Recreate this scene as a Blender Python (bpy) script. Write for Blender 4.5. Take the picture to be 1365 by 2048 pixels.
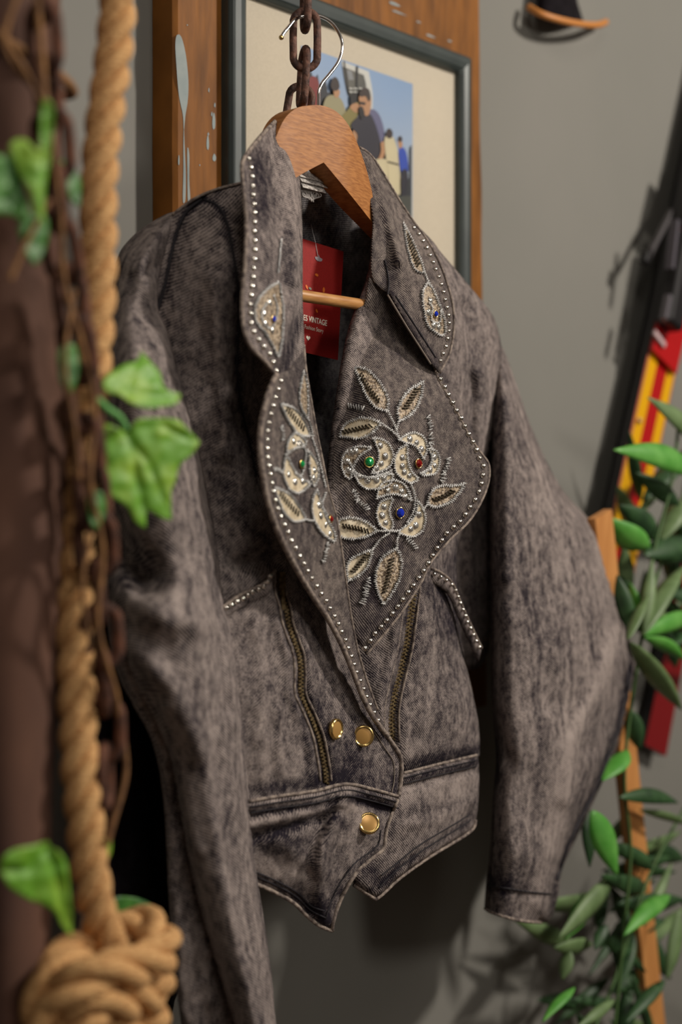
import bpy, bmesh, math, random
import numpy as np
from mathutils import Vector, Matrix, noise
from mathutils.geometry import delaunay_2d_cdt
random.seed(7)
C = bpy.context.scene.collection
for o in list(bpy.data.objects): bpy.data.objects.remove(o)

# ------------------------------------------------------------------ camera, light, exposure
F = 2844.0                                   # focal length in pixels (50 mm on a 24 x 36 frame)
YAW = math.radians(42.7)                     # angle between the view direction and the wall (world X)
CAM = Vector((0.0, -0.96, 1.45))
DIR = Vector((math.cos(YAW), math.sin(YAW), 0)); RGT = Vector((math.sin(YAW), -math.cos(YAW), 0)); UP = Vector((0, 0, 1))
def P(px, py, d):
    """point of the wall-parallel plane Y=-d that the photograph shows at pixel px,py"""
    r = DIR + RGT*((px-682.5)/F) - UP*((py-1024)/F)
    t = (-d - CAM.y)/r.y
    return CAM + r*t
cd = bpy.data.cameras.new('camera'); cam = bpy.data.objects.new('camera', cd); C.objects.link(cam)
cam.location = CAM; cam.rotation_euler = (math.pi/2, 0, YAW - math.pi/2)
cd.sensor_fit = 'VERTICAL'; cd.sensor_height = 36; cd.lens = F/2048*36
cd.dof.use_dof = True; cd.dof.focus_distance = (P(790, 980, .215)-CAM).dot(DIR); cd.dof.aperture_fstop = 3.2
cd.clip_start = .02
bpy.context.scene.camera = cam
vs = bpy.context.scene.view_settings
vs.view_transform = 'Standard'; vs.look = 'None'; vs.gamma = 1; vs.use_curve_mapping = False; vs.exposure = -0.12
w = bpy.data.worlds.new('room_air'); bpy.context.scene.world = w; w.use_nodes = True
w.node_tree.nodes['Background'].inputs[0].default_value = (1, .87, .74, 1); w.node_tree.nodes['Background'].inputs[1].default_value = .10
def area(name, loc, target, size, power, col):
    l = bpy.data.lights.new(name, 'AREA'); l.shape = 'DISK'; l.size = size; l.energy = power; l.color = col
    o = bpy.data.objects.new(name, l); C.objects.link(o); o.location = loc
    o.rotation_euler = (Vector(target)-Vector(loc)).to_track_quat('-Z', 'Y').to_euler(); return o
area('ceiling_spot', (1.95, -1.75, 2.65), (.95, -.1, 1.35), .2, 43, (1, .92, .82))
area('left_fill', (.15, -1.1, 2.5), (.55, -.2, 1.5), .5, 5, (1, .92, .83))  # added fill lamp, brightens the left side of the view
area('front_fill', (.9, -2.4, 2.0), (.9, -.1, 1.2), .4, 9, (1, .93, .84))  # unseen frontal fill behind the camera, lifts jacket interior and lower wall

# ------------------------------------------------------------------ materials
def S(r, g, b):
    f = lambda c: (c/255/12.92) if c/255 <= .04045 else ((c/255+.055)/1.055)**2.4
    return (f(r), f(g), f(b), 1)
def newmat(name):
    m = bpy.data.materials.new(name); m.use_nodes = True
    return m, m.node_tree.nodes, m.node_tree.links, m.node_tree.nodes['Principled BSDF']
def simple(name, c, rough=.6, metal=0, c2=None, scale=30, stretch=(1, 1, 1), bump=0, spec=.5, lo=.35, hi=.65, detail=6):
    m, n, l, b = newmat(name)
    b.inputs['Base Color'].default_value = c; b.inputs['Roughness'].default_value = rough
    b.inputs['Metallic'].default_value = metal; b.inputs['Specular IOR Level'].default_value = spec
    if c2 or bump:
        tc = n.new('ShaderNodeTexCoord'); mp = n.new('ShaderNodeMapping'); mp.inputs['Scale'].default_value = stretch
        nz = n.new('ShaderNodeTexNoise'); nz.inputs['Scale'].default_value = scale; nz.inputs['Detail'].default_value = detail
        l.new(tc.outputs['Object'], mp.inputs[0]); l.new(mp.outputs[0], nz.inputs[0])
        if c2:
            cr = n.new('ShaderNodeValToRGB'); cr.color_ramp.elements[0].position = lo; cr.color_ramp.elements[1].position = hi
            cr.color_ramp.elements[0].color = c; cr.color_ramp.elements[1].color = c2
            l.new(nz.outputs[0], cr.inputs[0]); l.new(cr.outputs[0], b.inputs['Base Color'])
        if bump:
            bp = n.new('ShaderNodeBump'); bp.inputs['Strength'].default_value = bump; bp.inputs['Distance'].default_value = .002
            l.new(nz.outputs[0], bp.inputs['Height']); l.new(bp.outputs[0], b.inputs['Normal'])
    return m
def denim(name, ang, dark=S(33, 28, 37), light=S(164, 151, 145), scale=16, bias=0., twill=.5, streak=0):
    m, n, l, b = newmat(name)
    tc = n.new('ShaderNodeTexCoord')
    def N(sc, det, st=(1, 1, 1)):
        mp = n.new('ShaderNodeMapping'); mp.inputs['Scale'].default_value = st
        z = n.new('ShaderNodeTexNoise'); z.inputs['Scale'].default_value = sc; z.inputs['Detail'].default_value = det; z.inputs['Roughness'].default_value = .65
        l.new(tc.outputs['Object'], mp.inputs[0]); l.new(mp.outputs[0], z.inputs[0]); return z.outputs[0]
    def M(op, a, bb, clamp=False):
        x = n.new('ShaderNodeMath'); x.operation = op; x.use_clamp = clamp
        for i, v in enumerate((a, bb)):
            if isinstance(v, (int, float)): x.inputs[i].default_value = v
            else: l.new(v, x.inputs[i])
        return x.outputs[0]
    big = N(scale, 5, (1, 1, .45)); mid = N(150, 5, (1, 1, .8)); fine = N(900, 3)
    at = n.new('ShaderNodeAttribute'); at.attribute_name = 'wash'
    f = M('ADD', M('MULTIPLY', M('SUBTRACT', big, .5), 1.5), M('MULTIPLY', M('SUBTRACT', mid, .5), 2.0))
    f = M('ADD', f, M('MULTIPLY', M('SUBTRACT', fine, .5), 1.8))
    f = M('ADD', f, .46+bias)
    if streak: f = M('ADD', f, M('MULTIPLY', M('SUBTRACT', N(85, 3, (1, 1, .1)), .5), streak))
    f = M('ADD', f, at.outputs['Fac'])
    mp = n.new('ShaderNodeMapping'); mp.inputs['Rotation'].default_value = (0, math.radians(ang), 0)
    wv = n.new('ShaderNodeTexWave'); wv.inputs['Scale'].default_value = 190; wv.inputs['Distortion'].default_value = .6
    wv.inputs['Detail'].default_value = 1; wv.inputs['Detail Scale'].default_value = 3
    l.new(tc.outputs['Object'], mp.inputs[0]); l.new(mp.outputs[0], wv.inputs[0])
    f = M('ADD', f, M('MULTIPLY', M('SUBTRACT', wv.outputs['Fac'], .5), twill), True)
    mx = n.new('ShaderNodeMix'); mx.data_type = 'RGBA'; l.new(f, mx.inputs[0]); mx.inputs[6].default_value = dark; mx.inputs[7].default_value = light
    l.new(mx.outputs[2], b.inputs['Base Color']); b.inputs['Roughness'].default_value = .9; b.inputs['Specular IOR Level'].default_value = .15
    h = M('ADD', M('MULTIPLY', wv.outputs['Fac'], .35), M('ADD', M('MULTIPLY', fine, .35), M('MULTIPLY', mid, 1.2)))
    bp = n.new('ShaderNodeBump'); bp.inputs['Strength'].default_value = .55; bp.inputs['Distance'].default_value = .0016
    l.new(h, bp.inputs['Height']); l.new(bp.outputs[0], b.inputs['Normal'])
    return m
DEN = denim('acid_wash_denim', 50); DEN_L = denim('acid_wash_denim_left_front', 128); DEN_C = denim('acid_wash_denim_collar', 85)
DEN_S = denim('acid_wash_denim_sleeve', 60, scale=11, streak=1.3)
DEN_LAP = denim('acid_wash_denim_lapel', 42, scale=10, bias=-.1, dark=S(46, 40, 45), light=S(146, 134, 126), twill=.8)
DEN_IN = denim('denim_reverse_side', 100, dark=S(54, 52, 60), light=S(150, 145, 144), scale=24, bias=.04, twill=.2)
EDGE = simple('denim_edge', S(92, 82, 80), .9, 0, S(164, 150, 138), 260, bump=.5, spec=.15)
STITCH = simple('dark_stitching', S(30, 26, 32), .8)
STITCH_L = simple('grey_stitching', S(128, 116, 106), .8)
SILVER = simple('polished_studs', (.80, .76, .70, 1), .16, 1)
STEEL = simple('chrome_wire', (.82, .80, .78, 1), .12, 1)
THREAD = simple('silver_thread', (.96, .95, .93, 1), .35, .25, bump=1, scale=1400)
SEQ = simple('sequin', (.85, .82, .76, 1), .14, .85)
CREAM = simple('cream_applique', S(226, 212, 184), .45, 0, S(190, 172, 142), 160, bump=.4)
SNAKE = simple('scaly_applique', S(110, 92, 74), .4, 0, S(188, 168, 142), 420, bump=1, detail=2, lo=.42, hi=.58)
BROWNST = simple('dark_metallic_stitch', S(58, 50, 36), .35, .6)
BRASS = simple('antique_brass', S(186, 164, 124), .32, .8, S(118, 98, 68), 300, bump=.3)
GOLD = simple('gold_button_rim', (.78, .56, .22, 1), .2, 1)
TAN = simple('gold_button_face', S(196, 152, 88), .32, .35)
TAPE = simple('zipper_tape', S(34, 30, 32), .9)
GEMG = simple('green_gem', S(20, 170, 90), .06, .3, spec=1); GEMR = simple('red_gem', S(150, 14, 16), .06, .3, spec=1); GEMB = simple('blue_gem', S(30, 60, 215), .06, .3, spec=1)
WOODH = simple('hanger_wood', S(182, 122, 66), .5, 0, S(150, 94, 46), 60, (2, 2, 12), .06, spec=.35, detail=3)
WOODB = simple('bar_wood', S(198, 146, 88), .4, 0, S(176, 122, 70), 60, (1, 4, 8), .1)
CARD = simple('red_card', S(152, 36, 32), .55, 0, S(140, 30, 28), 900, spec=.2)
WHITE = simple('white_print', S(222, 212, 196), .6)
LABEL = simple('woven_label', S(220, 214, 206), .8, 0, S(120, 112, 110), 500)
RUST = simple('rusty_iron', S(118, 80, 64), .7, .1, S(62, 42, 36), 180, bump=1)
RUST2 = simple('rusty_iron_chain', S(112, 70, 50), .85, .1, S(52, 32, 26), 90, bump=1)
ROPE = simple('manila_rope', S(222, 176, 118), .85, 0, S(184, 134, 82), 260, (1, 1, 2.5), 1)
POST = simple('brown_post', S(98, 66, 50), .85, 0, S(66, 42, 34), 16, (1, 1, .4), .6)
TWINE = simple('dry_twine', S(150, 108, 66), .9, 0, S(96, 66, 42), 90)
IVY = simple('ivy_leaf', S(100, 154, 38), .5, 0, S(150, 182, 58), 55, bump=.7, lo=.45, hi=.75)
IVYD = simple('ivy_leaf_dark', S(36, 84, 30), .5, 0, S(74, 130, 44), 60, bump=.6)
STEMG = simple('ivy_stalk', S(104, 168, 92), .5)
LF1 = simple('lance_leaf_bright', S(72, 142, 48), .5, 0, S(100, 164, 72), 40)
LF2 = simple('lance_leaf_dark', S(32, 60, 32), .5, 0, S(54, 88, 48), 40)
LF3 = simple('lance_leaf_olive', S(88, 112, 68), .5, 0, S(112, 136, 90), 40)
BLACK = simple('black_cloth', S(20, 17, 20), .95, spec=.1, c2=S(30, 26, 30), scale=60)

# ------------------------------------------------------------------ helpers
ORG = {}
def tagit(o, label=None, cat=None, group=None, kind=None):
    if label: o['label'] = label
    if cat: o['category'] = cat
    if group: o['group'] = group
    if kind: o['kind'] = kind
    return o
def thing(name, label, cat, loc, group=None):
    o = bpy.data.objects.new(name, None); o.empty_display_size = .05; C.objects.link(o); o.location = loc
    ORG[o.name] = Vector(loc); return tagit(o, label, cat, group)
def origin(p): return ORG.get(p.name, Vector((0, 0, 0))) if p else Vector((0, 0, 0))
def mk(name, verts, faces, mats, parent=None, smooth=True, midx=None, attr=None):
    og = origin(parent)
    me = bpy.data.meshes.new(name); me.from_pydata([tuple(Vector(v)-og) for v in verts], [], faces)
    for m in (mats if isinstance(mats, list) else [mats]): me.materials.append(m)
    if midx: me.polygons.foreach_set('material_index', midx)
    me.polygons.foreach_set('use_smooth', [smooth]*len(me.polygons))
    if attr is not None:
        a = me.attributes.new('wash', 'FLOAT', 'POINT'); a.data.foreach_set('value', attr)
    me.update()
    o = bpy.data.objects.new(name, me); C.objects.link(o)
    if parent: o.parent = parent
    ORG[o.name] = og
    return o
def inst(src, name, loc, parent, rot=None, scale=None):
    o = bpy.data.objects.new(name, src); C.objects.link(o); o.parent = parent; o.location = Vector(loc)-origin(parent)
    if rot is not None: o.rotation_mode = 'QUATERNION'; o.rotation_quaternion = rot
    if scale: o.scale = scale
    return o
class G:                                      # geometry collector
    def __init__(s): s.v = []; s.f = []; s.m = []
    def add(s, v, f, m=0):
        k = len(s.v); s.v += [Vector(a) for a in v]; s.f += [[i+k for i in q] for q in f]; s.m += [m]*len(f)
    def tube(s, pts, r, seg=8, m=0, cap=True, loop=False):
        pts = [Vector(p) for p in pts]; n = len(pts); V = []
        nrm = None
        for i, p in enumerate(pts):
            a = pts[(i-1) % n] if loop else pts[max(i-1, 0)]; b = pts[(i+1) % n] if loop else pts[min(i+1, n-1)]
            t = (b-a).normalized() if (b-a).length > 1e-9 else Vector((0, 0, 1))
            if nrm is None:
                nrm = t.orthogonal().normalized()
            nrm = (nrm - t*nrm.dot(t)).normalized(); bi = t.cross(nrm)
            rr = r[i] if hasattr(r, '__len__') else r
            for k in range(seg):
                an = 2*math.pi*k/seg; V.append(p + nrm*(rr*math.cos(an)) + bi*(rr*math.sin(an)))
        Fc = []
        for i in range(n if loop else n-1):
            j = (i+1) % n
            for k in range(seg): Fc.append([i*seg+k, i*seg+(k+1) % seg, j*seg+(k+1) % seg, j*seg+k])
        if cap and not loop: Fc.append(list(range(seg))[::-1]); Fc.append([(n-1)*seg+k for k in range(seg)])
        s.add(V, Fc, m)
    def box(s, c, u, v, w_, m=0):             # centre and three half-extent vectors
        V = [c+u*a+v*b+w_*d for a in (-1, 1) for b in (-1, 1) for d in (-1, 1)]
        s.add(V, [[0, 1, 3, 2], [4, 6, 7, 5], [0, 4, 5, 1], [2, 3, 7, 6], [0, 2, 6, 4], [1, 5, 7, 3]], m)
    def build(s, name, mats, parent=None, smooth=True, **k): return mk(name, s.v, s.f, mats, parent, smooth, s.m, **k)
def cr(pts, closed=False, sub=8):
    """Catmull-Rom through points (any dimension)"""
    pts = [np.array(p, float) for p in pts]; n = len(pts); out = []
    rng = range(n) if closed else range(n-1)
    for i in rng:
        g = lambda k: pts[k % n] if closed else pts[min(max(k, 0), n-1)]
        p0, p1, p2, p3 = g(i-1), g(i), g(i+1), g(i+2)
        for s in range(sub):
            t = s/sub; out.append(.5*((2*p1)+(-p0+p2)*t+(2*p0-5*p1+4*p2-p3)*t*t+(-p0+3*p1-3*p2+p3)*t**3))
    if not closed: out.append(pts[-1])
    return out
def resample(pts, step, loop=False):
    pts = [np.array(p, float) for p in pts]
    if loop: pts = pts+[pts[0]]
    L = [0]
    for a, b in zip(pts, pts[1:]): L.append(L[-1]+np.linalg.norm((b-a)[:2] if len(a) <= 3 else (b-a)))
    n = max(2, int(round(L[-1]/step))); A = np.array(pts); o = []
    for k in range(n+(0 if loop else 1)):
        s = L[-1]*k/n; o.append(np.array([np.interp(s, L, A[:, c]) for c in range(A.shape[1])]))
    return o
def outline_smooth(ol, step=6):
    """closed outline; a point with a third value is a sharp corner"""
    cs = [i for i, p in enumerate(ol) if len(p) > 2]
    if not cs: return resample(cr([p[:2] for p in ol], True, 6), step, True)
    out = []; n = len(ol)
    for a, b in zip(cs, cs[1:]+[cs[0]+n]):
        seg = [ol[i % n][:2] for i in range(a, b+1)]
        out += resample(cr(seg, False, 6), step)[:-1]
    return out
def tps(pts):
    A = np.array(pts, float); X = A[:, :2]/200.; n = len(A)
    U = lambda r2: np.where(r2 > 1e-12, .5*r2*np.log(np.maximum(r2, 1e-12)), 0)
    K = U(((X[:, None]-X[None])**2).sum(-1)) + np.eye(n)*.02
    Pm = np.c_[np.ones(n), X]; M = np.block([[K, Pm], [Pm.T, np.zeros((3, 3))]])
    w_ = np.linalg.solve(M, np.r_[A[:, 2], np.zeros(3)])
    def f(Q):
        Q = np.atleast_2d(Q)[:, :2]/200.
        return U(((Q[:, None]-X[None])**2).sum(-1))@w_[:n] + np.c_[np.ones(len(Q)), Q]@w_[n:]
    return f
def distpoly(Q, poly, closed=False):
    poly = np.array([p[:2] for p in poly], float); Q = np.atleast_2d(Q)[:, :2]; best = np.full(len(Q), 1e9)
    m = len(poly)
    for i in range(m if closed else m-1):
        a = poly[i]; b = poly[(i+1) % m]; ab = b-a; t = np.clip(((Q-a)@ab)/max(ab@ab, 1e-9), 0, 1)
        best = np.minimum(best, np.linalg.norm(Q-(a+t[:, None]*ab), axis=1))
    return best
def inside(Q, poly):
    poly = np.array(poly); x, y = Q[:, 0], Q[:, 1]; r = np.zeros(len(Q), bool); m = len(poly)
    for i in range(m):
        a = poly[i]; b = poly[i-1]
        c = ((a[1] > y) != (b[1] > y)) & (x < (b[0]-a[0])*(y-a[1])/((b[1]-a[1]) if b[1] != a[1] else 1e-9)+a[0]); r ^= c
    return r
def patch2d(ol, step, gstep):
    ol = outline_smooth(ol, step); A = np.array(ol)
    x0, y0 = A.min(0); x1, y1 = A.max(0); g = []
    yy = y0; k = 0
    while yy < y1:
        xs = np.arange(x0+(gstep/2 if k % 2 else 0), x1, gstep); g.append(np.c_[xs, np.full(len(xs), yy)]); yy += gstep*.866; k += 1
    g = np.concatenate(g); g = g[inside(g, A)]
    if len(g): g = g[distpoly(g, A, True) > gstep*.55]
    pts = [Vector((p[0], p[1])) for p in A]+[Vector((p[0], p[1])) for p in g]
    n = len(A); r = delaunay_2d_cdt(pts, [(i, (i+1) % n) for i in range(n)], [], 1, 1e-4)
    V = np.array([(v.x, v.y) for v in r[0]])
    return A, V, [list(f) for f in r[2]]
def nz(x, y, s, seed=0): return noise.noise(Vector((x/s, y/s, seed)))
class Cloth:
    """a piece of fabric: outline traced from the photograph, its own relief (distance from the wall), folds and real thickness"""
    def __init__(s, dpts, ridges=(), wash=(), rnd=None, sides=None, namp=.0012, nscale=60, seed=0, off=0, stretch=1.8):
        s.f = tps(dpts); s.ridges = ridges; s.wash = wash; s.rnd = rnd; s.namp = namp; s.ns = nscale; s.seed = seed; s.off = off; s.ol = None; s.st = stretch; s.sides = sides
    def D(s, Q):
        Q = np.atleast_2d(np.array(Q, float))[:, :2]; d = s.f(Q)+s.off
        for poly, wd, amp in s.ridges: d = d+amp*np.exp(-(distpoly(Q, poly)/wd)**2)
        if s.namp: d = d+np.array([s.namp*(nz(x*s.st, y, s.ns, s.seed)+.5*nz(x*s.st, y, s.ns*.4, s.seed+5)) for x, y in Q])
        return d
    def make(s, name, outline, mat, parent, step=6, g=8, closed=False, thick=.0014, back=None):
        A, V, Fc = patch2d(outline, step, g); s.ol = A
        d = s.D(V); e = s.edge(V, A)
        wash = np.zeros(len(V))
        for poly, wd, amp in s.wash: wash += amp*np.exp(-(distpoly(V, poly)/wd)**2)
        if s.rnd:
            R, H = s.rnd; t = 1-np.minimum(e/R, 1); h = H*np.sqrt(np.maximum(1-t*t, 0))
            df = d-H+h if not closed else d+h-H
        else: df = d; h = None
        pts = [P(x, y, k) for (x, y), k in zip(V, df)]
        a, b, c = Fc[0]
        if (pts[b]-pts[a]).cross(pts[c]-pts[a]).y > 0: Fc = [f[::-1] for f in Fc]
        if closed:
            n = len(V); bd = e < .4; idx = {}; pts2 = []
            for i in range(n):
                if bd[i]: idx[i] = i
                else: idx[i] = n+len(pts2); pts2.append(P(V[i][0], V[i][1], d[i]-s.rnd[1]-h[i]*closed))
            wash = np.r_[wash, [wash[i] for i in range(n) if not bd[i]]]
            Fc = Fc+[[idx[i] for i in f][::-1] for f in Fc]; pts += pts2
        o = mk(name, pts, Fc, mat, parent, True, None, list(map(float, wash)))
        if not closed and thick:
            m = o.modifiers.new('thickness', 'SOLIDIFY'); m.thickness = thick; m.offset = -1
        return o
    def edge(s, Q, A):
        if not s.sides: return distpoly(Q, A, True)
        e = np.full(len(Q), 1e9)
        for sd in s.sides: e = np.minimum(e, distpoly(Q, resample(cr([p[:2] for p in sd], False, 6), 6)))
        b = distpoly(Q, A, True) < .01
        return np.where(b & (e < 7), 0, np.maximum(e, .5))
    def pt(s, x, y, off=.001): return P(x, y, float(s.Dr([(x, y)])[0])+off)
    def Dr(s, Q):
        d = s.D(Q)
        if s.rnd and s.ol is not None:
            e = s.edge(Q, s.ol); R, H = s.rnd; t = 1-np.minimum(e/R, 1); d = d-H+H*np.sqrt(np.maximum(1-t*t, 0))
        return d
    def path(s, pts, off=.0006, step=5, sm=True, loop=False):
        q = resample(cr([p[:2] for p in pts], loop, 6) if sm else pts, step, loop); d = s.Dr(np.array(q))+off
        return [P(a[0], a[1], k) for a, k in zip(q, d)]
    def line(s, name, pts, r, mat, parent, off=.0006, seg=6, step=5, loop=False, sm=True):
        gg = G(); gg.tube(s.path(pts, off, step, sm, loop), r, seg, loop=loop); return gg.build(name, mat, parent)
def poly_flat(gg, pts, dd, m, sm=True):       # a flat printed shape in a wall-parallel plane
    q = outline_smooth(pts, 5) if sm else [np.array(p[:2]) for p in pts]
    n = len(q); r = delaunay_2d_cdt([Vector((a[0], a[1])) for a in q], [(i, (i+1) % n) for i in range(n)], [], 1, 1e-4)
    gg.add([P(v.x, v.y, dd) for v in r[0]], [list(f) for f in r[2]], m)

# ------------------------------------------------------------------ the room
def struct(o): o['kind'] = 'structure'; return o
WALL = simple('grey_painted_wall', S(122, 121, 115), .75, 0, S(128, 126, 120), 3, bump=.05, spec=.3)
g = G(); g.box(Vector((2.2, .05, 1.3)), Vector((3.2, 0, 0)), Vector((0, .05, 0)), Vector((0, 0, 1.3))); struct(g.build('wall_back', WALL, smooth=False))
g = G(); g.box(Vector((2.2, -1.5, -.03)), Vector((3.2, 0, 0)), Vector((0, 1.6, 0)), Vector((0, 0, .03)))
struct(g.build('floor', simple('brown_floor_boards', S(96, 74, 56), .5, 0, S(74, 56, 44), 8, (1, 8, 1)), smooth=False))
def X(px, d): return P(px, 1024, d).x
def Z(px, py, d): return P(px, py, d).z
def bx(gg, x0, x1, y0, y1, z0, z1, m=0):
    gg.box(Vector(((x0+x1)/2, (y0+y1)/2, (z0+z1)/2)), Vector(((x1-x0)/2, 0, 0)), Vector((0, (y1-y0)/2, 0)), Vector((0, 0, (z1-z0)/2)), m)

# old wooden board behind the picture, ending in the wall
def wood_board():
    m, n, l, b = newmat('old_varnished_wood')
    tc = n.new('ShaderNodeTexCoord'); mp = n.new('ShaderNodeMapping'); mp.inputs['Scale'].default_value = (6, 1, 1)
    a = n.new('ShaderNodeTexNoise'); a.inputs['Scale'].default_value = 14; a.inputs['Detail'].default_value = 8
    l.new(tc.outputs['Object'], mp.inputs[0]); l.new(mp.outputs[0], a.inputs[0])
    c1 = n.new('ShaderNodeValToRGB'); e = c1.color_ramp.elements; e[0].position = .3; e[0].color = S(98, 60, 22); e[1].position = .72; e[1].color = S(142, 90, 36); b.inputs['Specular IOR Level'].default_value = .15
    l.new(a.outputs[0], c1.inputs[0]); l.new(c1.outputs[0], b.inputs['Base Color']); b.inputs['Roughness'].default_value = .55
    bp = n.new('ShaderNodeBump'); bp.inputs['Strength'].default_value = .3; bp.inputs['Distance'].default_value = .002; l.new(a.outputs[0], bp.inputs['Height']); l.new(bp.outputs[0], b.inputs['Normal'])
    DB = .030; x0, x1 = X(349, DB), X(968, DB)
    root = thing('wooden_board', 'old brown wooden board with flaked pale blue paint, fixed to the wall behind the picture', 'board', ((x0+x1)/2, 0, 1.0))
    # a slab with a slightly worn, wavy outline
    N_ = 60; V = []; Fc = []
    z0, z1 = 1.24, 2.25
    for k in range(N_+1):
        z = z0+(z1-z0)*k/N_; wl = .0016*noise.noise(Vector((0, 0, z*9))); wr = .003*noise.noise(Vector((3, 0, z*12)))+(1.75-z)*.018
        V += [(x0+wl, -.001, z), (x0+wl, -DB+.003, z), (x0+wl+.004, -DB, z), (x1+wr-.004, -DB, z), (x1+wr, -DB+.004, z), (x1+wr, -.001, z)]
    for k in range(N_):
        for j in range(6):
            a = k*6+j; b_ = k*6+(j+1) % 6; Fc.append([a, b_, b_+6, a+6])
    Fc += [[0, 1, 2, 3, 4, 5], [N_*6+j for j in range(6)][::-1]]
    mk('plank', V, Fc, m, root, False)
    # blue paint left on the surface
    g = G(); FLK = []; paint = simple('pale_blue_paint', S(134, 146, 146), .7, 0, S(150, 158, 156), 60)
    dd = DB+.0004
    def flake(q):
        g = G(); poly_flat(g, q, dd, 0); g.build('paint_flake', paint, root, False)
    flake([(354, 70), (363, 74), (372, 110), (377, 160), (376, 200), (371, 232), (368, 262), (366, 230), (358, 190), (353, 130), (351, 90)])
    flake([(368, 255), (370, 300), (372, 350), (371, 400), (366, 402), (367, 340), (367, 290)])
    flake([(375, 295), (379, 310), (379, 360), (381, 402), (376, 402), (375, 350)])
    for (x, y, a, b_) in [(428, 242, 3, 18), (430, 210, 1.5, 6), (416, 285, 2.5, 16), (429, 315, 3.5, 8), (418, 180, 1.2, 6), (358, 320, 1.5, 12), (417, 268, 2, 4), (424, 228, 1.5, 6), (375, 50, 2, 2), (400, 330, 1.5, 3)]:
        flake([(x+a*math.cos(t)*(1+.3*math.sin(3*t)), y+b_*math.sin(t)) for t in [i*math.pi/4 for i in range(8)]])
    for (x, y, a, b_) in [(800, 26, 16, 1.5), (862, 72, 10, 2), (790, 8, 12, 3), (900, 82, 5, 2), (838, 44, 6, 1.5)]:
        flake([(x+a*math.cos(t)*(1+.2*math.sin(3*t)), y+a*math.cos(t)*.38+b_*math.sin(t)) for t in [i*math.pi/4 for i in range(8)]])
wood_board()

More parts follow.
